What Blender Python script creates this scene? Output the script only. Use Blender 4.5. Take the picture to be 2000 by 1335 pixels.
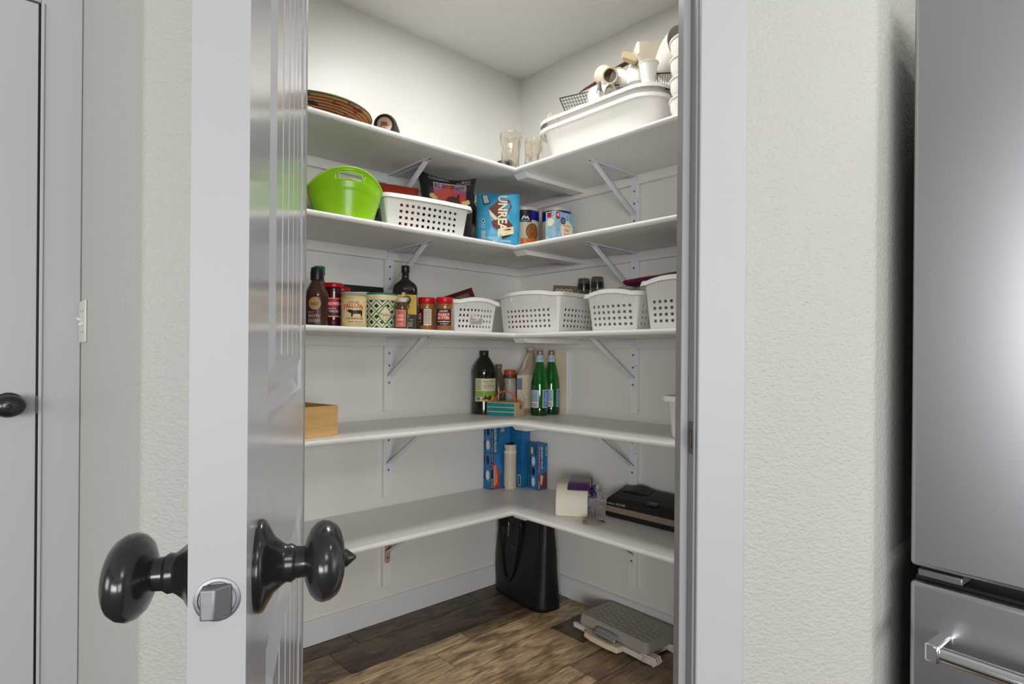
import bpy, bmesh, math, random
from math import sin, cos, pi, radians, sqrt
from mathutils import Vector, Matrix, noise
random.seed(7)
S = bpy.context.scene
C = S.collection
for o in list(bpy.data.objects): bpy.data.objects.remove(o)

# ------------------------------------------------------------------ camera
YAW = radians(47.6)
FW = Vector((cos(YAW), sin(YAW), 0)); RT = Vector((sin(YAW), -cos(YAW), 0)); UP = Vector((0, 0, 1))
ROLL = 0.0082
cd = bpy.data.cameras.new('camera'); cam = bpy.data.objects.new('camera', cd); C.objects.link(cam)
cr = RT*cos(ROLL) + UP*sin(ROLL); cu = UP*cos(ROLL) - RT*sin(ROLL)
cam.matrix_world = Matrix(((cr.x, cu.x, -FW.x, 0), (cr.y, cu.y, -FW.y, 0), (cr.z, cu.z, -FW.z, 1.088), (0, 0, 0, 1)))
cd.sensor_width = 36; cd.lens = 36*1160/2000; cd.shift_y = 0.01205; cd.clip_start = 0.01
S.camera = cam
# ------------------------------------------------------------------ world, lights, exposure
w = bpy.data.worlds.new('World'); S.world = w; w.use_nodes = True
w.node_tree.nodes['Background'].inputs[0].default_value = (0.93, 0.96, 1.0, 1)
w.node_tree.nodes['Background'].inputs[1].default_value = 0.12
def area(name, loc, aim, size, power, col=(1, 1, 1), sy=None, disk=False):
    l = bpy.data.lights.new(name, 'AREA'); l.energy = power; l.size = size; l.color = col
    if sy: l.shape = 'RECTANGLE'; l.size_y = sy
    if disk: l.shape = 'DISK'
    o = bpy.data.objects.new(name, l); C.objects.link(o); o.location = loc
    o.rotation_euler = (Vector(aim)-Vector(loc)).to_track_quat('-Z', 'Y').to_euler()
    return o
area('pantry_ceiling_light', (1.32, 1.43, 2.425), (1.32, 1.43, 0), 0.4, 8.2, (1, 0.99, 0.98), disk=True)
area('diagonal_fill_light', (-5.6, -6.6, 1.3), (1.3, 1.4, 0.9), 3.4, 430, (0.985, 0.992, 1), sy=2.3)  # added fill from an unseen source, brightens the lower pantry along the diagonal
area('left_wall_fill_light', (-0.5, -5.2, 1.3), (1.0, 1.9, 0.9), 2.6, 140, (0.985, 0.992, 1), sy=2.0)  # added fill, invented to reach the left pantry wall through the doorway
area('right_wall_fill_light', (-5.8, -3.3, 1.3), (1.9, 1.2, 0.9), 2.2, 200, (0.985, 0.992, 1), sy=2.0)  # added fill, placed to reach the right pantry wall past the door leaf
area('kitchen_left_fill_light', (-4.2, 0.9, 1.4), (0.2, 1.5, 1.2), 1.5, 60, (0.985, 0.992, 1), sy=1.5)  # unseen source added to lift the walls on the kitchen's left
area('kitchen_ceiling_light', (0.3, -1.2, 2.35), (1.5, 1.7, 0.9), 0.8, 12, (1, 0.99, 0.98), sy=0.6)
area('fridge_ceiling_light', (1.38, -0.36, 2.40), (1.38, -0.3, 0), 0.14, 3.4, (1, 0.985, 0.96))
S.view_settings.view_transform = 'Standard'; S.view_settings.look = 'None'
S.view_settings.gamma = 1; S.view_settings.use_curve_mapping = False
S.view_settings.exposure = 0.12

# ------------------------------------------------------------------ materials
def lin(c):
    c = c/255.0
    return c/12.92 if c <= 0.04045 else ((c+0.055)/1.055)**2.4
def rgb(*c): return (lin(c[0]), lin(c[1]), lin(c[2]), 1)
MC = {}
def mat(col, rough=0.5, metal=0.0, bump=0.0, bscale=80, bdist=0.001, trans=0.0, ior=1.45, coat=0.0, stretch=None, mottle=None, alpha=1.0, spec=0.5, mscale=6.0, detail=3):
    key = (col, rough, metal, bump, bscale, bdist, trans, ior, coat, stretch, mottle, alpha, spec, mscale)
    if key in MC: return MC[key]
    m = bpy.data.materials.new('paint'); m.use_nodes = True
    nt = m.node_tree; N = nt.nodes; L = nt.links; b = N['Principled BSDF']
    b.inputs['Base Color'].default_value = rgb(*col); b.inputs['Roughness'].default_value = rough
    b.inputs['Metallic'].default_value = metal; b.inputs['IOR'].default_value = ior
    b.inputs['Transmission Weight'].default_value = trans; b.inputs['Coat Weight'].default_value = coat
    b.inputs['Coat Roughness'].default_value = 0.06; b.inputs['Alpha'].default_value = alpha
    b.inputs['Specular IOR Level'].default_value = spec
    tc = N.new('ShaderNodeTexCoord'); mp = N.new('ShaderNodeMapping'); L.new(tc.outputs['Object'], mp.inputs[0])
    if stretch: mp.inputs['Scale'].default_value = stretch
    if mottle:
        n = N.new('ShaderNodeTexNoise'); n.inputs['Scale'].default_value = mscale; n.inputs['Detail'].default_value = 5
        L.new(mp.outputs[0], n.inputs[0])
        r = N.new('ShaderNodeValToRGB'); r.color_ramp.elements[0].color = rgb(*mottle); r.color_ramp.elements[1].color = rgb(*col)
        r.color_ramp.elements[0].position = 0.32; r.color_ramp.elements[1].position = 0.62
        L.new(n.outputs[0], r.inputs[0]); L.new(r.outputs[0], b.inputs['Base Color'])
    if bump:
        n = N.new('ShaderNodeTexNoise'); n.inputs['Scale'].default_value = bscale; n.inputs['Detail'].default_value = detail
        L.new(mp.outputs[0], n.inputs[0])
        bp = N.new('ShaderNodeBump'); bp.inputs['Strength'].default_value = bump; bp.inputs['Distance'].default_value = bdist
        L.new(n.outputs[0], bp.inputs['Height']); L.new(bp.outputs[0], b.inputs['Normal'])
    MC[key] = m
    return m
def floor_mat():
    m = bpy.data.materials.new('hickory'); m.use_nodes = True
    nt = m.node_tree; N = nt.nodes; L = nt.links; b = N['Principled BSDF']
    geo = N.new('ShaderNodeNewGeometry'); oi = N.new('ShaderNodeObjectInfo')
    off = N.new('ShaderNodeVectorMath'); off.operation = 'SCALE'; off.inputs['Scale'].default_value = 13.0
    cmb = N.new('ShaderNodeCombineXYZ'); L.new(oi.outputs['Random'], cmb.inputs[0]); L.new(oi.outputs['Random'], cmb.inputs[1])
    L.new(cmb.outputs[0], off.inputs[0])
    ad = N.new('ShaderNodeVectorMath'); ad.operation = 'ADD'; L.new(geo.outputs['Position'], ad.inputs[0]); L.new(off.outputs[0], ad.inputs[1])
    def nz(sc, scale, detail, dist=0.0):
        mp = N.new('ShaderNodeMapping'); mp.inputs['Scale'].default_value = sc; L.new(ad.outputs[0], mp.inputs[0])
        n = N.new('ShaderNodeTexNoise'); n.inputs['Scale'].default_value = scale; n.inputs['Detail'].default_value = detail; n.inputs['Distortion'].default_value = dist
        L.new(mp.outputs[0], n.inputs[0]); return n
    g1 = nz((1.3, 9, 1), 5, 10, 1.4); g2 = nz((1.0, 2.6, 1), 6, 7, 1.2); g3 = nz((2, 50, 1), 7, 3)
    def ramp(src, p0, c0, p1, c1):
        r = N.new('ShaderNodeValToRGB'); r.color_ramp.elements[0].position = p0; r.color_ramp.elements[1].position = p1
        r.color_ramp.elements[0].color = c0; r.color_ramp.elements[1].color = c1; L.new(src, r.inputs[0]); return r
    r1 = ramp(g1.outputs[0], 0.34, (0.58, 0.53, 0.49, 1), 0.60, (1.12, 1.12, 1.1, 1))
    r2 = ramp(g2.outputs[0], 0.32, (0.46, 0.41, 0.38, 1), 0.55, (1.08, 1.07, 1.05, 1))
    r3 = ramp(g3.outputs[0], 0.36, (0.62, 0.58, 0.55, 1), 0.56, (1.05, 1.05, 1.05, 1))
    def mul(a, c):
        x = N.new('ShaderNodeMix'); x.data_type = 'RGBA'; x.blend_type = 'MULTIPLY'; x.inputs[0].default_value = 1
        L.new(a, x.inputs[6]); L.new(c, x.inputs[7]); return x.outputs[2]
    o = mul(mul(mul(oi.outputs['Color'], r1.outputs[0]), r2.outputs[0]), r3.outputs[0])
    L.new(o, b.inputs['Base Color']); b.inputs['Roughness'].default_value = 0.42
    bp = N.new('ShaderNodeBump'); bp.inputs['Strength'].default_value = 0.5; bp.inputs['Distance'].default_value = 0.002
    L.new(g2.outputs[0], bp.inputs['Height']); L.new(bp.outputs[0], b.inputs['Normal'])
    return m
def chipped(col, rough, coat, chip=(120, 112, 108), thr=0.72, scale=22):
    m = mat(col, rough, bump=0.06, bscale=30, coat=coat).copy()
    nt = m.node_tree; N = nt.nodes; L = nt.links; b = N['Principled BSDF']
    tc = N.new('ShaderNodeTexCoord'); n = N.new('ShaderNodeTexNoise'); n.inputs['Scale'].default_value = scale; n.inputs['Detail'].default_value = 2
    L.new(tc.outputs['Object'], n.inputs[0])
    r = N.new('ShaderNodeValToRGB'); r.color_ramp.elements[0].position = thr; r.color_ramp.elements[1].position = thr+0.015
    r.color_ramp.elements[0].color = rgb(*col); r.color_ramp.elements[1].color = rgb(*chip)
    L.new(n.outputs[0], r.inputs[0]); L.new(r.outputs[0], b.inputs['Base Color'])
    return m
WALL_DIM = mat((157, 156, 150), 0.42, bump=1.0, bscale=120, bdist=0.003, stretch=(1, 1, 1.5), spec=0.35)  # kitchen copy of the wall paint, darkened to offset the stronger light there
PWALL_BRIGHT = mat((234, 232, 226), 0.34, bump=0.25, bscale=110, bdist=0.0015, spec=0.5)  # pantry copy of the wall paint, brightened to make up for weak light
CEIL = mat((226, 225, 220), 0.7, bump=0.8, bscale=36, bdist=0.006, stretch=(1, 1.8, 1))
TRIM_DIM = mat((156, 156, 158), 0.42, bump=0.05, bscale=25, spec=0.3)  # white trim darkened in colour to offset strong kitchen light
TRIMP_BRIGHT = mat((230, 230, 231), 0.3)  # same trim paint, brightened for the dim pantry
DOORW = mat((206, 206, 209), 0.13, bump=0.05, bscale=14, coat=0.35)
SHELF = chipped((238, 236, 231), 0.36, 0.0, thr=0.745, scale=80)  # white shelf paint, raised in colour to make up for weak pantry light
BRACK = mat((232, 232, 240), 0.32)
IRON = mat((30, 29, 30), 0.22, bump=0.04, bscale=60, coat=0.2)
STEEL = mat((186, 186, 189), 0.33, metal=1.0, bump=0.05, bscale=120, stretch=(1, 1, 14))
CHROME = mat((225, 225, 225), 0.12, metal=1.0)
ZINC = mat((122, 122, 127), 0.45, metal=0.9, bump=0.2, bscale=60)
BLACK = mat((22, 21, 20), 0.35)
WHITEP = mat((233, 231, 225), 0.38)
TUBP = mat((240, 238, 231), 0.33)
GLASS = mat((225, 215, 200), 0.05, trans=1.0, ior=1.45)
FROST = mat((236, 230, 216), 0.35, trans=0.55, ior=1.3)
FLOORM = floor_mat()

# ------------------------------------------------------------------ mesh helpers
class MB:
    def __init__(s): s.v = []; s.f = []
    def add(s, vs, fs):
        n = len(s.v); s.v += [tuple(v) for v in vs]; s.f += [tuple(i+n for i in f) for f in fs]; return s
    def box(s, x0, x1, y0, y1, z0, z1):
        vs = [(x, y, z) for z in (z0, z1) for y in (y0, y1) for x in (x0, x1)]
        return s.add(vs, [(0, 2, 3, 1), (4, 5, 7, 6), (0, 1, 5, 4), (2, 6, 7, 3), (0, 4, 6, 2), (1, 3, 7, 5)])
    def prism(s, poly, z0, z1):
        n = len(poly)
        a = sum(poly[i][0]*poly[(i+1) % n][1]-poly[(i+1) % n][0]*poly[i][1] for i in range(n))
        if a < 0: poly = poly[::-1]
        vs = [(p[0], p[1], z0) for p in poly]+[(p[0], p[1], z1) for p in poly]
        fs = [tuple(range(n))[::-1], tuple(range(n, 2*n))]+[(i, (i+1) % n, n+(i+1) % n, n+i) for i in range(n)]
        return s.add(vs, fs)
    def extr(s, poly, axis, a, b):      # poly in the two other axes (x: (y,z), y: (x,z))
        t = MB().prism(poly, a, b)
        m = (lambda v: (v[2], v[0], v[1])) if axis == 'x' else (lambda v: (v[0], v[2], v[1]))
        return s.add([m(v) for v in t.v], t.f if axis == 'x' else [f[::-1] for f in t.f])
    def lathe(s, prof, n=32, ox=0, oy=0, sx=1, sy=1, cap=True, a0=0):
        vs = []; fs = []; k = len(prof)
        for r, z in prof:
            for j in range(n):
                a = a0+2*pi*j/n; vs.append((ox+r*cos(a)*sx, oy+r*sin(a)*sy, z))
        for i in range(k-1):
            for j in range(n):
                fs.append((i*n+j, i*n+(j+1) % n, (i+1)*n+(j+1) % n, (i+1)*n+j))
        if cap:
            fs.append(tuple(range(n))[::-1]); fs.append(tuple((k-1)*n+j for j in range(n)))
        return s.add(vs, fs)
    def loft(s, rings, cap=True):
        n = len(rings[0]); vs = [p for r in rings for p in r]; fs = []
        for i in range(len(rings)-1):
            for j in range(n): fs.append((i*n+j, i*n+(j+1) % n, (i+1)*n+(j+1) % n, (i+1)*n+j))
        if cap:
            fs.append(tuple(range(n))[::-1]); fs.append(tuple((len(rings)-1)*n+j for j in range(n)))
        return s.add(vs, fs)
    def tube(s, pts, r, n=8, cap=True):
        pts = [Vector(p) for p in pts]; rings = []; up = None
        for i, p in enumerate(pts):
            d = (pts[min(i+1, len(pts)-1)]-pts[max(i-1, 0)]).normalized()
            if up is None: up = Vector((0, 0, 1)) if abs(d.z) < 0.9 else Vector((1, 0, 0))
            a = d.cross(up).normalized(); b = a.cross(d).normalized(); up = b
            rr = r[i] if isinstance(r, (list, tuple)) else r
            rings.append([tuple(p+a*cos(2*pi*j/n)*rr+b*sin(2*pi*j/n)*rr) for j in range(n)])
        return s.loft(rings, cap)
    def grid(s, fn, nu, nv):
        vs = [fn(i/nu, j/nv) for j in range(nv+1) for i in range(nu+1)]
        fs = [(j*(nu+1)+i, j*(nu+1)+i+1, (j+1)*(nu+1)+i+1, (j+1)*(nu+1)+i) for j in range(nv) for i in range(nu)]
        return s.add(vs, fs)
    def xf(s, M):
        s.v = [tuple(M @ Vector(v)) for v in s.v]; return s
def mesh(mb, m, smooth=False, auto=None, fix=True):
    me = bpy.data.meshes.new('mesh'); me.from_pydata(mb.v, [], mb.f)
    if fix:
        bm = bmesh.new(); bm.from_mesh(me)
        bmesh.ops.recalc_face_normals(bm, faces=bm.faces); bm.to_mesh(me); bm.free()
    me.materials.append(m)
    if smooth:
        me.polygons.foreach_set('use_smooth', [True]*len(me.polygons))
        me.update()
        me.set_sharp_from_angle(angle=radians(auto or 38))
    me.update()
    return me
def obj(name, mb, m, parent=None, smooth=False, auto=None, bevel=0, loc=None, rz=None, seg=2, fix=True, solid=0, sub=0):
    o = bpy.data.objects.new(name, mesh(mb, m, smooth or bevel > 0, auto, fix)); C.objects.link(o)
    if parent: o.parent = parent
    if loc: o.location = loc
    if rz is not None: o.rotation_euler = (0, 0, rz)
    if solid:
        md = o.modifiers.new('solid', 'SOLIDIFY'); md.thickness = solid; md.offset = -1
    if bevel:
        md = o.modifiers.new('bevel', 'BEVEL'); md.width = bevel; md.segments = seg; md.limit_method = 'ANGLE'; md.angle_limit = radians(40)
    if sub:
        md = o.modifiers.new('sub', 'SUBSURF'); md.levels = sub; md.render_levels = sub
    return o
def thing(name, label, cat, loc=(0, 0, 0), rz=0, group=None, kind=None):
    o = bpy.data.objects.new(name, None); C.objects.link(o); o.empty_display_size = 0.05
    o.location = loc; o.rotation_euler = (0, 0, rz); return tag(o, label, cat, group, kind)
def tag(o, label, cat, group=None, kind=None):
    o['label'] = label; o['category'] = cat
    if group: o['group'] = group
    if kind: o['kind'] = kind
    return o
def struct(o, label=None):
    o['kind'] = 'structure'
    if label: o['label'] = label
    return o
def copyobj(o, parent):
    c = o.copy(); C.objects.link(c); c.parent = parent; return c
FC = radians(-42.4)          # a thing turned so that its front (-y) looks out through the doorway
ZS = [1.834, 1.524, 1.173, 0.8196, 0.4626]      # shelf tops

# ---- printed matter: flat shapes laid on a surface
def text_geo(body, x0, z0, w, h, rot=0, bold=0.0):
    cu_ = bpy.data.curves.new('t', 'FONT'); cu_.body = body; cu_.resolution_u = 2; cu_.offset = bold
    ob = bpy.data.objects.new('t', cu_); me = bpy.data.meshes.new_from_object(ob)
    vs = [v.co.copy() for v in me.vertices]; fs = [tuple(p.vertices) for p in me.polygons]
    bpy.data.objects.remove(ob); bpy.data.meshes.remove(me); bpy.data.curves.remove(cu_)
    ax = min(v.x for v in vs); bx = max(v.x for v in vs); ay = min(v.y for v in vs); by = max(v.y for v in vs)
    out = []
    for v in vs:
        a = (v.x-ax)/(bx-ax); c = (v.y-ay)/(by-ay)
        if rot == 90: a, c = c, 1-a          # reads downwards
        out.append((x0+a*w, z0+c*h))
    return out, fs
def clipx(P_, a, sgn):
    out = []
    for i in range(len(P_)):
        p, q = P_[i], P_[(i+1) % len(P_)]; ip = (p[0]-a)*sgn >= 0; iq = (q[0]-a)*sgn >= 0
        if ip: out.append(p)
        if ip != iq:
            t = (a-p[0])/(q[0]-p[0]); out.append((a, p[1]+(q[1]-p[1])*t))
    return out
def slices(P_, st=0.006):
    a = min(p[0] for p in P_); b = max(p[0] for p in P_); n = max(1, int(math.ceil((b-a)/st))); res = []
    for i in range(n):
        c = P_ if n == 1 else clipx(clipx(P_, a+(b-a)*i/n, 1), a+(b-a)*(i+1)/n, -1)
        if len(c) > 2: res.append(c)
    return res
def shapes(items, nx=8):
    V = []; Fs = []
    for it in items:
        k = it[0]
        if k == 'rect':
            _, a, b, c, d = it; n = len(V)
            for j in (b, d):
                for i in range(nx+1): V.append((a+(c-a)*i/nx, j))
            Fs += [(n+i, n+i+1, n+nx+2+i, n+nx+1+i) for i in range(nx)]
        elif k == 'poly':
            
            for c in slices([tuple(p) for p in it[1]]):
                n = len(V); V += c; Fs.append(tuple(range(n, n+len(c))))
        elif k == 'disc':
            _, cx, cz, rx, rz_ = it; q = 24
            for c in slices([(cx+rx*cos(2*pi*i/q), cz+rz_*sin(2*pi*i/q)) for i in range(q)]):
                n = len(V); V += c; Fs.append(tuple(range(n, n+len(c))))
        elif k == 'ring':
            _, cx, cz, rx, rz_, t = it; n = len(V); q = 24
            for rr in (1, 0): V += [(cx+(rx-t*rr)*cos(2*pi*i/q), cz+(rz_-t*rr)*sin(2*pi*i/q)) for i in range(q)]
            Fs += [(n+i, n+(i+1) % q, n+q+(i+1) % q, n+q+i) for i in range(q)]
        elif k == 'text':
            vs, fs = text_geo(*it[1:]); n = len(V); V += vs; Fs += [tuple(i+n for i in f) for f in fs]
        elif k == 'stroke':
            P_ = it[1]; n = len(V)
            for i, (x, z, w_) in enumerate(P_):
                a = Vector(P_[min(i+1, len(P_)-1)][:2])-Vector(P_[max(i-1, 0)][:2]); a.normalize()
                V += [(x-a.y*w_/2, z+a.x*w_/2), (x+a.y*w_/2, z-a.x*w_/2)]
            Fs += [(n+2*i, n+2*i+1, n+2*i+3, n+2*i+2) for i in range(len(P_)-1)]
        elif k == 'lines':      # rows of small print: x0,z0,x1,z1,rows
            _, a, b, c, d, q = it
            for r_ in range(q):
                z = b+(d-b)*(r_+0.25)/q; hh = (d-b)/q*0.4; x = a
                while x < c:
                    l = random.uniform(0.06, 0.2)*(c-a); x2 = min(x+l, c); n = len(V)
                    V += [(x, z), (x2, z), (x2, z+hh), (x, z+hh)]; Fs.append((n, n+1, n+2, n+3)); x = x2+(c-a)*0.035
    return V, Fs
def decal(name, items, m, mapf, parent, lift=0.0004, nx=8, label=None):
    V, Fs = shapes(items, nx)
    mb = MB().add([mapf(x, z, lift) for x, z in V], Fs)
    o = obj(name, mb, m, parent, fix=False)
    if label: o['label'] = label
    return o
def flat(y): return lambda x, z, l: (x, y-l, z)
def side(x): return lambda a, z, l: (x-l, -a, z)      # on a face looking along -x, a runs to the right seen from outside
def cyl(R, a0=0.0, tp=None):
    def f(x, z, l):
        r = (tp(z) if tp else R)+l; a = x/R+a0
        return (r*sin(a), -r*cos(a), z)
    return f
def M_(c, r=0.5): return mat(c, r)
CREAM = M_((236, 222, 190)); INK = M_((38, 34, 32)); RED = M_((186, 32, 36), 0.35); WHT = M_((236, 234, 228)); NAVY = M_((24, 30, 88), 0.4)
GRN = M_((14, 96, 58), 0.4); ORG = M_((228, 118, 44)); GREYP = M_((130, 128, 124))

# ------------------------------------------------------------------ the room
H = 2.44; T = 0.125; Q = sqrt(2)
def SD(s, d): return ((s+d)/Q, (d-s)/Q)          # along / across the diagonal door wall
XR = 2.0; YL = 2.14; XJ = 0.239; YJ = 0.3465
def fillet(p, a, b, r, n=8):      # rounded corner at p between directions a, b (unit, away from p)
    a = Vector(a); b = Vector(b); p = Vector(p)
    ang = a.angle(b); t = r/math.tan(ang/2); c = p+(a+b).normalized()*(r/sin(ang/2))
    s_ = p+a*t; e = p+b*t; out = []
    a1 = math.atan2(s_.y-c.y, s_.x-c.x); a2 = math.atan2(e.y-c.y, e.x-c.x)
    while a2-a1 > pi: a2 -= 2*pi
    while a2-a1 < -pi: a2 += 2*pi
    for i in range(n+1):
        q = a1+(a2-a1)*i/n; out.append((c.x+r*cos(q), c.y+r*sin(q)))
    return out
SJL = -0.484; SJR = 0.280
cl = (XJ, 1.5387-XJ); crn = (1.5387-YJ, YJ)
d45 = (1/Q, -1/Q)
pl = [(XJ, YL)]+fillet(cl, (0, 1), d45, 0.022)+[SD(SJL-0.019, 1.088), SD(SJL-0.019, 1.088+T)]
ci = (XJ+0.115, (1.088+T)*Q-(XJ+0.115)); pl += [ci, (XJ+0.115, YL)]
struct(obj('wall_front_left', MB().prism(pl, 0, H), WALL_DIM, smooth=True, auto=25), 'pale textured wall with rounded corner left of the pantry doorway')
ir = ((1.088+T)*Q-(YJ+0.115), YJ+0.115)
pr_ = [SD(SJR+0.019, 1.088+T), SD(SJR+0.019, 1.088)]+fillet(crn, (-1/Q, 1/Q), (1, 0), 0.03)+[(XR, YJ), (XR, YJ+0.115), ir]
struct(obj('wall_front_right', MB().prism(pr_, 0, H), WALL_DIM, smooth=True, auto=25), 'pale textured wall with rounded corner between doorway and refrigerator')
hd = [SD(SJL-0.019, 1.088), SD(SJR+0.019, 1.088), SD(SJR+0.019, 1.088+T), SD(SJL-0.019, 1.088+T)]
struct(obj('wall_front_header', MB().prism(hd, 2.06, H), WALL_DIM), 'wall piece above the pantry doorway')
mb = MB().box(XJ+0.0, XR+0.12, YL, YL+0.12, 0, H)
struct(obj('wall_back_left', mb, PWALL_BRIGHT), 'glossy off-white pantry wall behind the left shelves')
mb = MB().box(-2.2, -0.66, YL, YL+0.12, 0, H).box(0.158, XJ, YL, YL+0.12, 0, H).box(-0.66, 0.158, YL, YL+0.12, 2.08, H)
struct(obj('wall_hall', mb, WALL_DIM), 'wall around the white hallway door at far left')
struct(obj('wall_kitchen_right', MB().box(XR, XR+0.12, -2.6, YJ+0.057, 0, H), WALL_DIM), 'kitchen wall behind the refrigerator')
struct(obj('wall_back_right', MB().box(XR, XR+0.12, YJ+0.057, YL, 0, H), PWALL_BRIGHT), 'off-white pantry wall behind the right shelves')
struct(obj('ceiling', MB().box(-2.2, XR+0.12, -2.6, YL+0.12, H, H+0.1), CEIL), 'off-white textured ceiling')
fl = struct(obj('floor', MB().box(-2.2, XR+0.12, -2.6, YL+0.12, -0.05, -0.0125), M_((48, 38, 30), 0.7)), 'hand-scraped brown wood plank floor')
struct(obj('baseboard_left', MB().extr([(YL, 0), (YL-0.014, 0), (YL-0.014, 0.084), (YL-0.008, 0.09), (YL, 0.09)], 'x', XJ+0.116, XR-0.0145), TRIMP_BRIGHT), 'white baseboard below the left shelves')
struct(obj('baseboard_right', MB().extr([(XR, 0), (XR-0.014, 0), (XR-0.014, 0.084), (XR-0.008, 0.09), (XR, 0.09)], 'y', YJ+0.116, YL), TRIMP_BRIGHT), 'white baseboard below the right shelves')
# planks (rows run along x; widths 3, 5 and 7 inches mixed)
rows = [(2.125, 2.024), (2.024, 1.849), (1.849, 1.779), (1.779, 1.644), (1.644, 1.472), (1.472, 1.399), (1.399, 1.266), (1.266, 1.09), (1.09, 1.017), (1.017, 0.885), (0.885, 0.71), (0.71, 0.637), (0.637, 0.505), (0.505, 0.33), (0.33, 0.257)]
butts = {0: [1.087, 1.67], 1: [0.965], 2: [1.423], 3: [1.255], 4: [1.722], 5: [1.10], 6: [0.70, 1.56], 7: [1.25], 8: [0.8, 1.5]}
dark = (0.170, 0.122, 0.082); mid = (0.34, 0.235, 0.145); gold = (0.74, 0.55, 0.345)
tones = {(0, 0): dark, (0, 1): dark, (0, 2): dark, (1, 0): mid, (1, 1): dark, (2, 0): gold, (2, 1): mid, (3, 0): (0.62, 0.46, 0.28), (3, 1): gold, (4, 0): gold, (4, 1): dark, (5, 0): gold, (5, 1): (0.62, 0.46, 0.28),
         (6, 0): mid, (6, 1): gold, (6, 2): mid, (7, 0): gold, (7, 1): mid, (8, 1): dark, (8, 2): mid}  # rows by the wall: dark wood, with some shelf shade in the tone
for i, (ya, yb) in enumerate(rows):
    bs = [0.36 if ya > 1.2 else max(0.0, 1.5387-ya-0.15)] + butts.get(i, [random.uniform(0.7, 1.5)]) + [XR-0.012]
    for j in range(len(bs)-1):
        x0, x1 = bs[j]+0.0008, bs[j+1]-0.0008; y0, y1 = yb+0.0008, ya-0.0008; e = 0.0022
        if x1-x0 < 0.02: continue
        vs = [(x0, y0, -0.012), (x1, y0, -0.012), (x1, y1, -0.012), (x0, y1, -0.012), (x0, y0, -e*0.7), (x1, y0, -e*0.7), (x1, y1, -e*0.7), (x0, y1, -e*0.7),
              (x0+e, y0+e, 0), (x1-e, y0+e, 0), (x1-e, y1-e, 0), (x0+e, y1-e, 0)]
        fs = [(3, 2, 1, 0), (8, 9, 10, 11)]+[(a, (a+1) % 4, 4+(a+1) % 4, 4+a) for a in range(4)]+[(4+a, 4+(a+1) % 4, 8+(a+1) % 4, 8+a) for a in range(4)]
        o = obj('plank', MB().add(vs, fs), FLOORM, fl, fix=False)
        t = tones.get((i, j)) or random.choice([mid, gold, dark]); o.color = (*t, 1)
# door frame: jambs, stops, casings
def bar_sd(s0, s1, d0, d1, z0, z1, mb=None):
    mb = mb or MB(); return mb.prism([SD(s0, d0), SD(s1, d0), SD(s1, d1), SD(s0, d1)], z0, z1)
jm = bar_sd(SJR, SJR+0.019, 1.086, 1.088+T, 0, 2.06); bar_sd(SJR-0.014, SJR, 1.126, 1.171, 0, 2.04, jm)
tr1 = struct(obj('trim_1', jm, TRIM_DIM, bevel=0.0015), 'white door jamb and stop right of the pantry opening')
jm = bar_sd(SJL-0.019, SJL, 1.086, 1.088+T, 0, 2.06); bar_sd(SJL, SJL+0.014, 1.126, 1.171, 0, 2.04, jm)
struct(obj('trim_2', jm, TRIM_DIM, bevel=0.0015), 'white door jamb left of the pantry opening')
jm = bar_sd(SJL, SJR, 1.086, 1.088+T, 2.041, 2.06)
struct(obj('trim_3', jm, TRIM_DIM, bevel=0.0015), 'white door jamb above the pantry opening')
struct(obj('trim_4', bar_sd(0.283, 0.367, 1.072, 1.0878, 0, 2.13), TRIM_DIM, bevel=0.003), 'flat white casing board right of the pantry opening')
struct(obj('trim_5', bar_sd(SJL-0.087, SJL-0.003, 1.072, 1.0878, 0, 2.13), TRIM_DIM, bevel=0.003), 'flat white casing board left of the pantry opening')
struct(obj('trim_6', bar_sd(SJL-0.003, 0.283, 1.072, 1.0878, 2.046, 2.13), TRIM_DIM, bevel=0.003), 'flat white casing board above the pantry opening')
# strike plate on the right jamb
def sdmat(s, d, z, rot=0):
    x, y = SD(s, d); return Matrix.Translation((x, y, z)) @ Matrix.Rotation(radians(-45)+rot, 4, 'Z')
sp = MB()
pts = [(-0.014, -0.029), (0.006, -0.029), (0.0165, -0.016), (0.0165, 0.016), (0.006, 0.029), (-0.014, 0.029)]
hole = [(-0.006, -0.012), (0.006, -0.012), (0.006, 0.012), (-0.006, 0.012)]
def plate_with_hole(o_, h_, x0, x1):
    m_ = MB(); n = len(o_)
    m_.box(x0, x1, -0.0165+0.003, -0.006, -0.029, 0.029); m_.box(x0, x1, 0.006, 0.014, -0.029, 0.029)
    m_.box(x0, x1, -0.006, 0.006, 0.012, 0.029); m_.box(x0, x1, -0.006, 0.006, -0.029, -0.012)
    m_.add([(x0, -0.0135, -0.018), (x0, -0.0135, 0.018), (x0-0.004, -0.021, 0.014), (x0-0.004, -0.021, -0.014)], [(0, 1, 2, 3)])
    return m_
o = obj('strike_plate', plate_with_hole(pts, hole, -0.0018, 0.0002).xf(sdmat(SJR, 1.1015, 0.938)), mat((62, 52, 46), 0.35, metal=0.8), tr1)
o['label'] = 'dark bronze strike plate'
obj('strike_hole', MB().box(-0.0008, -0.0002, -0.006, 0.006, -0.012, 0.012).xf(sdmat(SJR, 1.1015, 0.938)), M_((150, 145, 140)), tr1)

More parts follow.
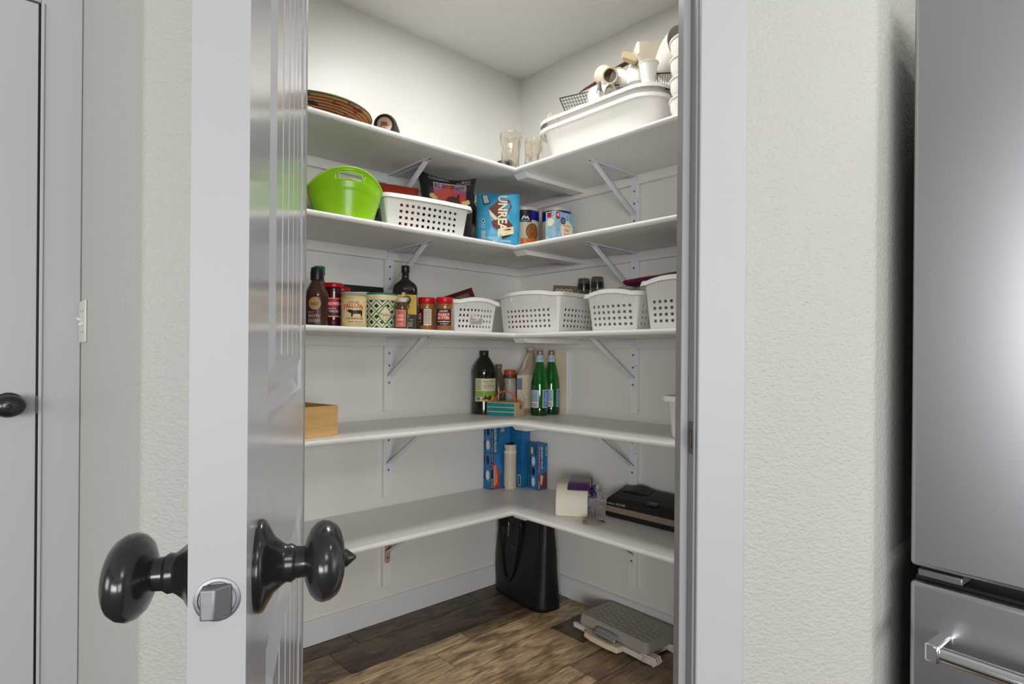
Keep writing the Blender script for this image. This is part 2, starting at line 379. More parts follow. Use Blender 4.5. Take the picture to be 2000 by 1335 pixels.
# ------------------------------------------------------------------ pantry door (open, hinged on the left)
al = radians(16.7)
Fc = (-0.394, 1.124)
Fw = FW*Fc[1]+RT*Fc[0]
xd = RT*sin(al)-FW*cos(al); yd = UP.cross(xd)
DM = Matrix(((xd.x, yd.x, 0, Fw.x), (xd.y, yd.y, 0, Fw.y), (0, 0, 1, 0.0), (0, 0, 0, 1)))
WD = 0.762; DT = 0.035
def door_face(mb, y, sgn, panels, W_, z0, z1, grooves):
    xs = [0, panels[0][0], panels[0][1], W_]
    def q(a, b, c, d): mb.add([(a, y, b), (c, y, b), (c, y, d), (a, y, d)], [(0, 1, 2, 3)])
    q(0, z0, xs[1], z1); q(xs[2], z0, W_, z1)
    zz = [z0]+[v for p in panels for v in (p[2], p[3])]+[z1]
    for i in range(0, len(zz), 2): q(xs[1], zz[i], xs[2], zz[i+1])
    for (a, b, c, d) in panels:
        rings = []
        for ins, dep in [(0, 0), (0.003, 0.006), (0.012, 0.009), (0.020, 0.0110), (0.040, 0.0040), (0.055, -0.0010), (0.060, 0.0)]:
            yy = y-sgn*dep
            rings.append([(a+ins, yy, c+ins), (b-ins, yy, c+ins), (b-ins, yy, d-ins), (a+ins, yy, d-ins)])
        n = len(mb.v); vs = [p for r in rings for p in r]
        fs = []
        for i in range(len(rings)-1):
            for j in range(4): fs.append((i*4+j, i*4+(j+1) % 4, (i+1)*4+(j+1) % 4, (i+1)*4+j))
        mb.add(vs, fs)
        ins = 0.060; yf = y; yg = y-sgn*0.0070; gw = 0.0075
        grooves = sorted(grooves)
        cuts = [a+ins]+grooves+[b-ins]
        zc, zd = c+ins, d-ins
        for i in range(len(cuts)-1):
            xa = cuts[i]+(gw if i else 0); xb = cuts[i+1]-(gw if i < len(cuts)-2 else 0)
            mb.add([(xa, yf, zc+0.0), (xb, yf, zc), (xb, yf, zd), (xa, yf, zd)], [(0, 1, 2, 3)])
        for g in grooves:
            mb.add([(g-gw, yf, zc), (g+gw, yf, zc), (g, yg, zc+0.012), (g, yg, zd-0.012), (g-gw, yf, zd), (g+gw, yf, zd)],
                   [(0, 1, 2), (0, 2, 3, 4), (1, 5, 3, 2), (4, 3, 5)])
    return mb
# local x from hinge: camera-side u -> x = W*(1-u)
pan = [(WD*(1-0.885), WD*(1-0.165), 0.24, 0.83), (WD*(1-0.885), WD*(1-0.165), 1.025, 1.90)]
gr = [WD*(1-u) for u in (0.345, 0.46, 0.575, 0.69)]
mb = MB(); door_face(mb, 0, 1, pan, WD, 0.012, 2.035, gr); door_face(mb, -DT, -1, pan, WD, 0.012, 2.035, gr)
for (a, b) in ((0, 0), (WD, WD)):
    mb.add([(a, 0, 0.012), (a, -DT, 0.012), (a, -DT, 2.035), (a, 0, 2.035)], [(0, 1, 2, 3)])
mb.add([(0, 0, 2.035), (WD, 0, 2.035), (WD, -DT, 2.035), (0, -DT, 2.035)], [(0, 1, 2, 3)])
mb.add([(0, 0, 0.012), (WD, 0, 0.012), (WD, -DT, 0.012), (0, -DT, 0.012)], [(0, 1, 2, 3)])
dr = thing('door_1', 'open white plank-panel pantry door with black knobs, hinged left', 'door', kind='structure'); dr.matrix_world = DM
DEDGE_DIM = chipped((142, 142, 143), 0.5, 0.0, (84, 80, 78), 0.725, 34)  # darker copy of the door paint, countering strong light on the edge
DCH = chipped((180, 180, 183), 0.16, 0.0, (130, 126, 124), 0.775, 34)
ds = obj('door_slab', mb, DCH, dr, fix=False)
ds.data.materials.append(DEDGE_DIM)
bm = bmesh.new(); bm.from_mesh(ds.data); bmesh.ops.remove_doubles(bm, verts=bm.verts, dist=1e-5); bmesh.ops.recalc_face_normals(bm, faces=bm.faces)
for f in bm.faces:
    if all(abs(v.co.x-WD) < 1e-4 for v in f.verts): f.material_index = 1
bm.to_mesh(ds.data); bm.free()
def knob(parent, base, axis_m, finial=True, tall=0.030, wide=0.037):
    # axis_m: matrix mapping local z (out of the door) to world of parent
    ros = [(0.034, 0), (0.0345, 0.003), (0.033, 0.0055), (0.0275, 0.0085), (0.0205, 0.0125), (0.0155, 0.0185), (0.0140, 0.021), (0.0145, 0.0245), (0.0125, 0.0275), (0.0, 0.0275)]
    r = obj('knob_rosette', MB().lathe(ros, 40).xf(axis_m), IRON, parent, smooth=True, auto=50)
    nk = [(0.0122, 0.026), (0.0118, 0.032), (0.0122, 0.037), (0.0, 0.037)]
    obj('knob_neck', MB().lathe(nk, 28).xf(axis_m), IRON, r, smooth=True)
    pr2 = [(0.012, 0.034), (0.5, 0.0348), (0.80, 0.0385), (0.95, 0.0430), (1.0, 0.0475), (0.965, 0.0530), (0.86, 0.0580), (0.74, 0.0605), (0.72, 0.0598), (0.70, 0.0610), (0.4, 0.0635), (0.12, 0.0645), (0.0, 0.0645)]
    v = [(p[0] if i else 0.35, p[1]) for i, p in enumerate(pr2)]
    obj('door_knob', MB().lathe(v, 48, sx=wide, sy=tall).xf(axis_m), IRON, r, smooth=True, auto=50)
    if finial:
        obj('finial', MB().lathe([(0.0075, 0.0635), (0.0065, 0.066), (0.004, 0.069), (0.0012, 0.0725), (0, 0.073)], 20).xf(axis_m), IRON, r, smooth=True)
KZ = 0.926; kx = WD-0.060
A1 = Matrix.Translation((kx, 0, KZ)) @ Matrix(((1, 0, 0, 0), (0, 0, 1, 0), (0, 1, 0, 0), (0, 0, 0, 1)))
A2 = Matrix.Translation((kx, -DT, KZ)) @ Matrix(((1, 0, 0, 0), (0, 0, -1, 0), (0, 1, 0, 0), (0, 0, 0, 1)))
knob(dr, None, A1); knob(dr, None, A2, finial=False)
AL = Matrix.Translation((WD, -DT/2, KZ)) @ Matrix(((0, 0, 1, 0), (1, 0, 0, 0), (0, 1, 0, 0), (0, 0, 0, 1)))
lp = obj('latch_plate', MB().lathe([(0.0142, -0.001), (0.0142, 0.0006), (0.0134, 0.0010), (0.0118, 0.0010), (0.0112, 0.0003), (0, 0.0003)], 40).xf(AL), ZINC, dr, smooth=True)
lp['label'] = 'round zinc latch plate'
bo = MB().extr([(-0.0088, 0.0), (-0.0088, 0.0092), (0.0, 0.0100), (0.0088, 0.0022), (0.0088, 0.0)], 'y', -0.0100, 0.0100)
obj('latch_bolt', bo.xf(AL), mat((120, 120, 123), 0.5, metal=0.8, bump=0.2, bscale=90), lp, bevel=0.0022, seg=3)

# ------------------------------------------------------------------ hallway door at far left
d2 = thing('door_2', 'closed white hallway door at the left picture edge', 'door', (0, 0, 0), kind='structure')
obj('door_slab', MB().box(-0.625, 0.1375, 2.128, 2.163, 0.012, 2.058), TRIM_DIM, d2, bevel=0.0015)
obj('door_stop_shadow_gap', MB().box(-0.655, 0.157, 2.150, 2.175, 0, 2.075), M_((60, 58, 56)), d2)
AH = Matrix.Translation((0.078, 2.128, 0.938)) @ Matrix(((1, 0, 0, 0), (0, 0, -1, 0), (0, 1, 0, 0), (0, 0, 0, 1)))
knob(d2, None, AH, finial=True)
obj('latch_bolt', MB().box(0.1375, 0.1465, 2.124, 2.14, 0.912, 0.962), M_((70, 62, 56), 0.3), d2)
t7 = MB().box(0.1435, 0.2385, 2.123, 2.1398, 0, 2.145).box(-0.72, 0.1435, 2.123, 2.1398, 2.062, 2.145).box(-0.72, -0.631, 2.123, 2.1398, 0, 2.062)
struct(obj('trim_7', t7, TRIM_DIM, bevel=0.003), 'flat white casing around the hallway door')
struct(obj('trim_8', MB().box(0.1425, 0.1505, 2.1185, 2.1229, 0, 2.0615), TRIM_DIM, bevel=0.0015), 'narrow bead along the hallway door casing')
sw = thing('light_switch', 'white double toggle switch plate on the wall edge beside the hallway door', 'switch', (XJ, 2.058, 1.1705))
obj('switch_plate', MB().box(-0.006, -0.0002, -0.058, 0.058, -0.0585, 0.0585), mat((178, 177, 170), 0.4), sw, bevel=0.002)
for k, (yy, up) in enumerate(((-0.023, -1), (0.023, 1))):
    tg = obj('toggle', MB().box(-0.017, -0.005, yy-0.004, yy+0.004, -0.0035, 0.0035).xf(Matrix.Translation((0, 0, up*0.003)) @ Matrix.Rotation(radians(24*up), 4, 'Y')), mat((190, 189, 182), 0.35), sw, bevel=0.001)
    for zz in (-0.030, 0.030):
        obj('screw', MB().lathe([(0.003, -0.001), (0.003, 0.0007), (0, 0.001)], 10).xf(Matrix.Translation((-0.006, yy, zz)) @ Matrix.Rotation(radians(-90), 4, 'Y')), ZINC, sw)

# ------------------------------------------------------------------ shelves
names = ['top', 'second', 'third', 'fourth', 'lowest']
def nose(front, back, zt):      # rounded front edge profile, (across, z)
    r = 0.0095; zc = zt-r; pts = [(back, zt-2*r), (back, zt)]
    s = 1 if back > front else -1
    for i in range(9):
        a = pi/2-pi*i/8; pts.append((front+s*r-s*r*cos(a), zc+r*sin(a)))
    return pts
for k, z in enumerate(ZS):
    sh = thing('pantry_shelf', f'{names[k]} white L-shaped shelf running round both pantry walls', 'shelf', group=None)
    mb = MB().extr(nose(1.74, 2.1395, z), 'x', XJ+0.117, 1.6+0.009)
    mb.extr([(1.7405, z-0.019), (1.7405, z), (2.1395, z), (2.1395, z-0.019)], 'x', 1.609, 1.9995)
    obj('left_board', mb, SHELF, sh, smooth=True, auto=60)
    obj('right_board', MB().extr(nose(1.60, 1.9995, z), 'y', YJ+0.117, 1.7398), SHELF, sh, smooth=True, auto=60)
    zb = z-0.0192
    obj('cleat', MB().box(XJ+0.117, 1.9995, 2.121, 2.1396, zb-0.037, zb), SHELF, sh, bevel=0.001)
    obj('cleat', MB().box(1.981, 1.9995, YJ+0.117, 2.1205, zb-0.037, zb), SHELF, sh, bevel=0.001)
    obj('seam_support', MB().extr([(1.622, zb), (1.642, zb-0.019), (1.9805, zb-0.019), (1.9805, zb)], 'y', 1.712, 1.775), SHELF, sh, bevel=0.0008)
def bracket(k, z, wall):
    lab = f"white steel bracket under the {names[k]} shelf on the {wall} wall"
    if wall == 'left': loc = (1.259, 2.1398, z-0.0192); rz = 0
    else: loc = (1.9997, 1.441, z-0.0192); rz = radians(-90)
    t = thing('shelf_bracket', lab, 'bracket', loc, rz, 'white steel brackets holding up the shelves')
    # local: wall at y=0, room towards -y
    obj('backing_strip', MB().box(-0.019, 0.019, -0.019, 0, -0.289 if k == 0 else -0.300, -0.0375), SHELF, t, bevel=0.001)
    m = BRACK
    lg = MB().extr([(-0.0125, -0.0385), (0.0125, -0.0385), (0.0125, -0.195), (0.0105, -0.202), (0.0055, -0.2065), (-0.0055, -0.2065), (-0.0105, -0.202), (-0.0125, -0.195)], 'y', -0.0222, -0.0192)
    if k == 4 and wall == 'left':
        m2 = mat((190, 160, 138), 0.45)
    else: m2 = m
    leg = obj('wall_leg', lg, m2, t)
    obj('wall_leg_top', MB().box(-0.0125, 0.0125, -0.0222, -0.0192, -0.0383, -0.0031), m2, t)
    arm = MB().extr([(-0.022, -0.003), (-0.022, -0.0002), (-0.325, -0.0002), (-0.329, -0.003)], 'x', -0.0125, 0.0125)
    for s in (-1, 1): arm.extr([(-0.026, -0.003), (-0.026, -0.009), (-0.30, -0.006), (-0.315, -0.003)], 'x', s*0.0125-0.0008, s*0.0125+0.0008)
    obj('arm', arm, m, t)
    a = Vector((0, -0.0232, -0.158)); b = Vector((0, -0.270, -0.0035))
    d = (b-a).normalized(); nrm = Vector((0, d.z, -d.y)); br = MB(); hw = 0.0105
    def bx(o1, o2, x0, x1):
        vs = []
        for p in (a, b):
            for (x, o_) in ((x0, o1), (x1, o1), (x1, o2), (x0, o2)): vs.append((x, p.y+nrm.y*o_, p.z+nrm.z*o_))
        br.add(vs, [(0, 1, 2, 3), (7, 6, 5, 4), (0, 4, 5, 1), (1, 5, 6, 2), (2, 6, 7, 3), (3, 7, 4, 0)])
    bx(-0.001, 0.001, -hw, hw); bx(-0.006, 0.001, -hw, -hw+0.0015); bx(-0.006, 0.001, hw-0.0015, hw)
    obj('brace', br, m, t)
    for zz in (-0.065, -0.115, -0.185):
        if zz == -0.115 and k in (3, 4): continue
        obj('screw', MB().lathe([(0.0045, 0), (0.004, 0.0015), (0.0015, 0.0022), (0, 0.0015)], 12).xf(Matrix.Translation((0, -0.0222, zz)) @ Matrix.Rotation(radians(90), 4, 'X')), ZINC, t, smooth=True)
    obj('screw', MB().lathe([(0.004, 0), (0.0035, 0.0015), (0, 0.002)], 12).xf(Matrix.Translation((0, -0.300, -0.003)) @ Matrix.Rotation(radians(180), 4, 'X')), ZINC, t, smooth=True)
for k, z in enumerate(ZS):
    bracket(k, z, 'left'); bracket(k, z, 'right')

# ------------------------------------------------------------------ refrigerator
fr = thing('refrigerator', 'stainless steel french-door refrigerator at the right picture edge', 'refrigerator', (1.25, 0.305, 0), radians(-5.5))
obj('cabinet', MB().box(0.068, 0.68, -0.90, -0.008, 0.05, 1.73), mat((92, 92, 90), 0.5), fr, bevel=0.004)
obj('door', MB().box(0, 0.062, -0.452, 0, 0.716, 1.738), STEEL, fr, bevel=0.009, seg=4)
obj('door', MB().box(0, 0.062, -0.910, -0.457, 0.716, 1.738), STEEL, fr, bevel=0.009, seg=4)
dw = obj('freezer_drawer', MB().box(0, 0.062, -0.910, 0, 0.06, 0.690), STEEL, fr, bevel=0.009, seg=4)
obj('drawer_lip', MB().box(0.014, 0.066, -0.905, -0.005, 0.690, 0.699), mat((46, 46, 47), 0.3, metal=0.6), dw, bevel=0.003)
obj('hinge_cover', MB().box(0.004, 0.05, -0.078, -0.012, 0.7005, 0.7125), mat((118, 118, 120), 0.4, metal=0.7), fr, bevel=0.002)
hn = obj('handle', MB().tube([(-0.048, -0.055, 0.595), (-0.048, -0.855, 0.595)], 0.0125, 20), CHROME, dw, smooth=True)
for yy in (-0.055, -0.855):
    obj('handle_post', MB().box(-0.062, 0.001, yy-0.011, yy+0.011, 0.581, 0.612), CHROME, dw, bevel=0.004)
obj('base_grille', MB().box(0.03, 0.066, -0.90, -0.01, 0.0, 0.045), BLACK, fr)

# ================================================================== things on the shelves
# ---- a perforated plastic basket; w = handle-end width (x), d = length (y), front end towards -y
def basket(label, w_, d_, h_, loc, rz, cols=(8, 10), bulge=0.012, HS=0.0105, GP=0.0112, group='white perforated plastic baskets'):
    t = thing('storage_basket', label, 'basket', loc, rz, group)
    HV = 0.0092
    def side_cuts(L_, n):
        used = n*HS+(n-1)*GP; m0 = (L_-used)/2; c = [0.0]; fl_ = []
        x = m0; c.append(x); fl_.append(False)
        for i in range(n):
            c.append(x+HS); fl_.append(True); x += HS
            if i < n-1: c.append(x+GP); fl_.append(False); x += GP
        c.append(L_); fl_.append(False); return c, fl_
    r = 0.022; W2 = w_/2-r; D2 = d_/2-r
    # perimeter stations: (base position, outward normal, hole flag of the next span, kind)
    st = []
    def addside(p0, p1, n, nrm, kind):
        L_ = (Vector(p1)-Vector(p0)).length; c, f_ = side_cuts(L_, n)
        for i, x in enumerate(c[:-1]):
            p = Vector(p0).lerp(Vector(p1), x/L_); st.append((p, nrm, f_[i], kind, x/L_))
    def addcorner(c_, a0):
        for i in range(6):
            a = a0+pi/2*i/6; n_ = Vector((cos(a), sin(a))); st.append((Vector(c_), n_, False, 'c', 0))
    addside((-W2, -D2), (W2, -D2), cols[0], Vector((0, -1)), 'front'); addcorner((W2, -D2), -pi/2)
    addside((W2, -D2), (W2, D2), cols[1], Vector((1, 0)), 'side'); addcorner((W2, D2), 0)
    addside((W2, D2), (-W2, D2), cols[0], Vector((0, 1)), 'back'); addcorner((-W2, D2), pi/2)
    addside((-W2, D2), (-W2, -D2), cols[1], Vector((-1, 0)), 'side2'); addcorner((-W2, -D2), pi)
    zr = [0.004]; hz = h_*0.18
    hr = 4; VG = 0.0118; z = h_*0.15; rf = [False]
    for i in range(hr):
        zr.append(z); rf.append(True); zr.append(z+HV); rf.append(False); z += HV+VG
    zr.append(h_-0.001)
    def P(s_, z, extra=0.0):
        p, n_, _, k, u = s_
        f = z/h_; off = r-0.020*(1-f)**1.0
        bl = 0.010*sin(pi*u) if k in ('front', 'back') else (0.003*sin(pi*u) if k[0] == 's' else 0)
        q = p+n_*(off+bl*(0.6+0.4*f)+extra)
        zz = z + (bulge*sin(pi*u)**0.8 if (k in ('front', 'back') and z > h_*0.9) else 0)
        return (q.x, q.y, zz)
    mb = MB(); n = len(st)
    for z in zr: mb.v += [P(s_, z) for s_ in st]
    for j in range(len(zr)-1):
        for i in range(n):
            if st[i][2] and rf[j]: continue
            mb.f.append((j*n+i, j*n+(i+1) % n, (j+1)*n+(i+1) % n, (j+1)*n+i))
    obj('wall', mb, WHITEP, t, solid=0.0022)
    bt = MB(); bt.loft([[P(s_, 0.004, -0.006) for s_ in st], [P(s_, 0.004, 0.0) for s_ in st]], cap=False)
    bt.v += [P(s_, 0.0045, -0.002) for s_ in st]; bt.f.append(tuple(range(2*n, 3*n)))
    for i in range(0): pass
    obj('base', bt, WHITEP, t, fix=False)
    ft = MB().loft([[P(s_, 0.0045, -0.010)[:2]+(0.0,) for s_ in st], [P(s_, 0.0045, -0.010) for s_ in st]], cap=False)
    obj('foot_ring', ft, WHITEP, t, fix=False)
    # rim: flared lip swept round the top
    prof = [(0.0, -0.003), (0.010, -0.0015), (0.0150, -0.014), (0.0165, -0.0135), (0.0115, 0.0015), (0.0, 0.0005)]
    rings = []
    for (o_, dz) in prof:
        rings.append([(lambda q: (q[0], q[1], q[2]+dz))(P(s_, h_, o_)) for s_ in st])
    mb = MB(); mb.loft(rings+[rings[0]], cap=False)
    rim = obj('rim', mb, WHITEP, t, smooth=True, auto=35)
    for sy in (-1, 1):
        for sx in (-0.25, 0.25):
            q = d_/2+0.004
            obj('clip_tab', MB().box(sx*w_-0.004, sx*w_+0.004, min(sy*q, sy*(q+0.006)), max(sy*q, sy*(q+0.006)), h_-0.024, h_-0.004), WHITEP, t, bevel=0.001)
    gp = MB().grid(lambda u, v: (w_*(-0.20+0.40*u), -(d_/2+0.002+v*0.0085+0.010*sin(pi*(0.3+0.4*u))), h_+0.0022+bulge*(sin(pi*(0.3+0.4*u))**0.8)), 10, 1)
    obj('rim_shade_strip', gp, M_((158, 148, 138)), t, fix=False, solid=0.001)  # taupe strip standing in for the shaded inside of the rim
    return t

def pouch(w_, h_, t_, nx=22, nz=26, wr=0.003, seed=0, pinch=0.0, zpow=0.5, nfreq=18.0):
    mb = MB()
    for sgn in (-1, 1):
        def fn(u, v):
            U = 2*u-1; V = 2*v-1
            th = t_/2*max(0.0, 1-abs(U)**3)**0.6*max(0.0, 1-abs(V)**4)**zpow
            x = U*w_/2*(1-pinch*(1-V*V)*0.5-0.02*abs(V)); z = h_*v
            nn = noise.noise(Vector((x*nfreq+seed, z*nfreq, sgn*3)))*wr*(1-max(abs(U), abs(V))**6)
            return (x+noise.noise(Vector((z*9, seed, 1)))*wr*0.6, sgn*(th)+nn*sgn+noise.noise(Vector((x*11, z*11, seed+9)))*wr*0.8, z)
        mb.grid(fn, nx, nz)
    return mb
def surf(parent_w, w_, h_, t_, wr, seed, pinch=0.0, zpow=0.5, nfreq=18.0):
    def f(x, z, l):
        u = x/w_+0.5; v = z/h_; U = 2*u-1; V = 2*v-1
        U = max(-0.999, min(0.999, U)); V = max(-0.999, min(0.999, V))
        th = t_/2*max(0.0, 1-abs(U)**3)**0.6*max(0.0, 1-abs(V)**4)**zpow
        X = U*w_/2*(1-pinch*(1-V*V)*0.5-0.02*abs(V))
        nn = noise.noise(Vector((X*nfreq+seed, z*nfreq, -3)))*wr*(1-max(abs(U), abs(V))**6)
        return (X+noise.noise(Vector((z*9, seed, 1)))*wr*0.6, -th-nn+noise.noise(Vector((X*11, z*11, seed+9)))*wr*0.8-l, z)
    return f

# ================================================================== top shelf
z = ZS[0]
# woven tray
t = thing('woven_basket', 'shallow coiled basket with green rim at the left of the top shelf', 'basket', (0.85, 1.937, z))
WOV = bpy.data.materials.new('coiled_grass'); WOV.use_nodes = True
nt = WOV.node_tree; N = nt.nodes; L = nt.links; b = N['Principled BSDF']; b.inputs['Roughness'].default_value = 0.7
tc = N.new('ShaderNodeTexCoord'); vo = N.new('ShaderNodeTexVoronoi'); vo.distance = 'CHEBYCHEV'; vo.inputs['Scale'].default_value = 34
mp = N.new('ShaderNodeMapping'); mp.inputs['Scale'].default_value = (1, 1, 2.2); L.new(tc.outputs['Object'], mp.inputs[0]); L.new(mp.outputs[0], vo.inputs['Vector'])
r = N.new('ShaderNodeValToRGB'); r.color_ramp.interpolation = 'CONSTANT'; r.color_ramp.elements[0].color = rgb(156, 106, 64); r.color_ramp.elements[1].color = rgb(44, 30, 22); r.color_ramp.elements[1].position = 0.66
e = r.color_ramp.elements.new(0.86); e.color = rgb(120, 58, 34)
sp_ = N.new('ShaderNodeSeparateColor'); L.new(vo.outputs['Color'], sp_.inputs[0]); L.new(sp_.outputs[0], r.inputs[0]); L.new(r.outputs[0], b.inputs['Base Color'])
prof = []; nco = 11; R0 = 0.085; R1 = 0.190
for i in range(nco):
    f = i/(nco-1); rr = R0+(R1-R0)*f; zz = 0.004+0.044*f**1.25
    for a in (-60, -20, 20, 60): prof.append((rr+0.004*cos(radians(a)), zz+0.0045*sin(radians(a))+0.0))
prof = [(0.0, 0.0), (0.08, 0.0)]+prof
inner = [(R1-0.004, 0.052), (R0-0.002, 0.012), (0.0, 0.010)]
obj('coiled_body', MB().lathe(prof+inner, 96), WOV, t, smooth=True, auto=80)
rp = [(R1+0.0055*cos(radians(a)), 0.0535+0.0055*sin(radians(a))) for a in range(0, 361, 36)]
obj('green_rim', MB().lathe(rp, 96, cap=False), mat((66, 82, 40), 0.7, bump=0.6, bscale=160, bdist=0.003), t, smooth=True)
# round speaker
t = thing('bluetooth_speaker', 'small round black and tan wireless speaker lying beside the woven basket', 'speaker', (1.068, 1.83, z), radians(-40))
ax = Matrix.Translation((0, 0, 0.040)) @ Matrix.Rotation(radians(90), 4, 'X')
obj('body', MB().lathe([(0.030, -0.085), (0.0385, -0.075), (0.0400, -0.04), (0.0400, 0.018), (0.0385, 0.026), (0.034, 0.030), (0.030, 0.030)], 40).xf(ax), mat((48, 42, 34), 0.6, bump=0.4, bscale=300), t, smooth=True)
obj('end_ring', MB().lathe([(0.0345, 0.027), (0.0335, 0.0325), (0.027, 0.0335), (0.0265, 0.029), (0.0345, 0.027)], 40, cap=False).xf(ax), BLACK, t, smooth=True)
obj('passive_radiator', MB().lathe([(0.0268, 0.026), (0.0260, 0.031), (0.024, 0.0322), (0.0, 0.0322)], 40).xf(ax), mat((190, 158, 130), 0.35, metal=0.4), t, smooth=True)
decal('lettering', [('text', 'JBL', -0.015, 0.031, 0.030, 0.018, 0, 0.02)], BLACK, flat(-0.0326), t)
# vases
def vase(name, label, loc, prof_out, th, m, ribs=None):
    t = thing(name, label, 'vase', loc, 0, 'clear glass vases in the shelf corner')
    inn = [(max(r_-th, 0.001), zz) for r_, zz in prof_out[::-1] if zz > 0.008]
    pr3 = prof_out+inn[:]+[(0.0, 0.009)]
    mb = MB().lathe([(0.0, 0.0)]+pr3, 48, cap=False)
    obj('glass_wall', mb, m, t, smooth=True, auto=60)
    return t
GLW = mat((246, 242, 234), 0.04, trans=1.0, ior=1.45, bump=0.9, bscale=70, bdist=0.004, stretch=(1, 1, 0.35))
vase('glass_vase', 'flared clear glass vase at the inner corner of the top shelf', (1.672, 1.850, z), [(0.034, 0), (0.037, 0.01), (0.038, 0.06), (0.040, 0.11), (0.046, 0.150), (0.0480, 0.168), (0.047, 0.176)], 0.003, GLW)
vase('glass_vase', 'straight cylindrical clear glass vase between the flared vase and the white tubs', (1.735, 1.775, z), [(0.0365, 0), (0.038, 0.006), (0.038, 0.148), (0.0375, 0.150)], 0.0028, GLW)
t = thing('candle_holder', 'small dark cup mostly hidden behind the flared glass vase', 'cup', (1.745, 1.965, z))
obj('cup', MB().lathe([(0.03, 0), (0.032, 0.004), (0.026, 0.03), (0.034, 0.07), (0.040, 0.10), (0.037, 0.10), (0.03, 0.06), (0.0, 0.05)], 28), BLACK, t, smooth=True)
obj('base', MB().lathe([(0.036, 0), (0.038, 0.004), (0.03, 0.010), (0.0, 0.010)], 28), BLACK, t, smooth=True)
# stacked dish tubs
def rrect(w_, d_, r, n=6):
    out = []
    for cx, cy, a0 in ((w_/2-r, -d_/2+r, -90), (w_/2-r, d_/2-r, 0), (-w_/2+r, d_/2-r, 90), (-w_/2+r, -d_/2+r, 180)):
        for i in range(n+1):
            a = radians(a0+90*i/n); out.append((cx+r*cos(a), cy+r*sin(a)))
    return out
def tub(label, loc, w_, d_, h_, taper=0.03, r=0.08, lip=0.022, lugs=True, name='dish_tub', group=None, rz=0, m=TUBP):
    t = thing(name, label, 'tub', loc, rz, group)
    def ring(f, z, ex=0):
        k = taper*(1-f); return [(x, y, z) for x, y in rrect(w_-2*k+2*ex, d_-2*k+2*ex, max(0.01, r-k*0.3+ex))]
    rings = [ring(0, 0.008, -0.012), ring(0, 0.0, -0.004) if False else ring(0, 0.003, -0.006), ring(0.05, 0.010), ring(1, h_-0.006), ring(1, h_-0.001, 0.004), ring(1, h_, lip*0.5), ring(1, h_-0.003, lip), ring(1, h_-0.016, lip+0.0015),
             ring(1, h_-0.016, lip-0.001), ring(1, h_-0.006, lip-0.003), ring(1, h_-0.004, 0.0), ring(1, h_-0.010, -0.003), ring(0.05, 0.013, -0.003), ring(0, 0.010, -0.012)]
    obj('basin', MB().loft(rings), m, t, smooth=True, auto=50)
    if lugs:
        for sy in (-0.18, 0.30):
            lg = MB().add([(-w_/2-0.0, d_*sy, h_-0.03), (-w_/2-0.014, d_*sy, h_-0.012), (-w_/2+0.004, d_*sy, h_-0.012), (-w_/2+0.006, d_*sy, h_-0.048)], [(0, 1, 2, 3)])
            obj('rib', lg, m, t, solid=0.002, fix=False)
    return t
tub('lower of two nested large white plastic dish tubs on the top shelf', (1.833, 1.432, z), 0.300, 0.545, 0.147, group=None)
tub('upper of two nested large white dish tubs, holding kitchen odds and ends', (1.833, 1.432, z+0.0335), 0.296, 0.541, 0.147, group=None, taper=0.0335)
# contents of the upper tub
zt = z+0.0335+0.015
def wire_rack(label, M, w_, d_, n1, n2, r=0.0011, name='wire_rack', side_h=0.0):
    t = thing(name, label, 'rack', (0, 0, 0)); t.matrix_world = M
    fm = MB().tube([(0, 0, 0), (w_, 0, 0), (w_, d_, 0), (0, d_, 0), (0, 0, 0)], r*2, 6)
    if side_h: fm.tube([(0, 0, 0), (0, 0, -side_h), (w_, 0, -side_h), (w_, 0, 0)], r*1.6, 6)
    obj('frame', fm, BLACK, t)
    g = MB()
    for i in range(1, n1): g.tube([(w_*i/n1, 0, 0), (w_*i/n1, d_, 0)], r, 4, cap=False)
    for i in range(1, n2): g.tube([(0, d_*i/n2, 0.001), (w_, d_*i/n2, 0.001)], r, 4, cap=False)
    if side_h:
        for i in range(0, n1+1): g.tube([(w_*i/n1, 0, 0), (w_*i/n1, 0, -side_h)], r, 4, cap=False)
    o = obj('wire_grid', g, BLACK, t, fix=False); o['kind'] = 'stuff'
    return t
def basis(origin, xdir, ydir):
    x = Vector(xdir).normalized(); y = Vector(ydir); y = (y-x*y.dot(x)).normalized(); zz = x.cross(y)
    return Matrix(((x.x, y.x, zz.x, origin[0]), (x.y, y.y, zz.y, origin[1]), (x.z, y.z, zz.z, origin[2]), (0, 0, 0, 1)))
wire_rack('black wire grid rack slanting up from the left half of the upper dish tub', basis((1.735, 1.630, 2.112), (0.10, -0.40, -0.012), (0.15, 0.02, -0.11)), 0.40, 0.17, 32, 12)
wire_rack('black wire basket rack at the right end of the upper dish tub', basis((1.770, 1.222, 2.082), (-0.15, -0.80, -0.30), (0.9, 0.0, 0.25)), 0.17, 0.16, 14, 12, name='wire_basket', side_h=0.05)
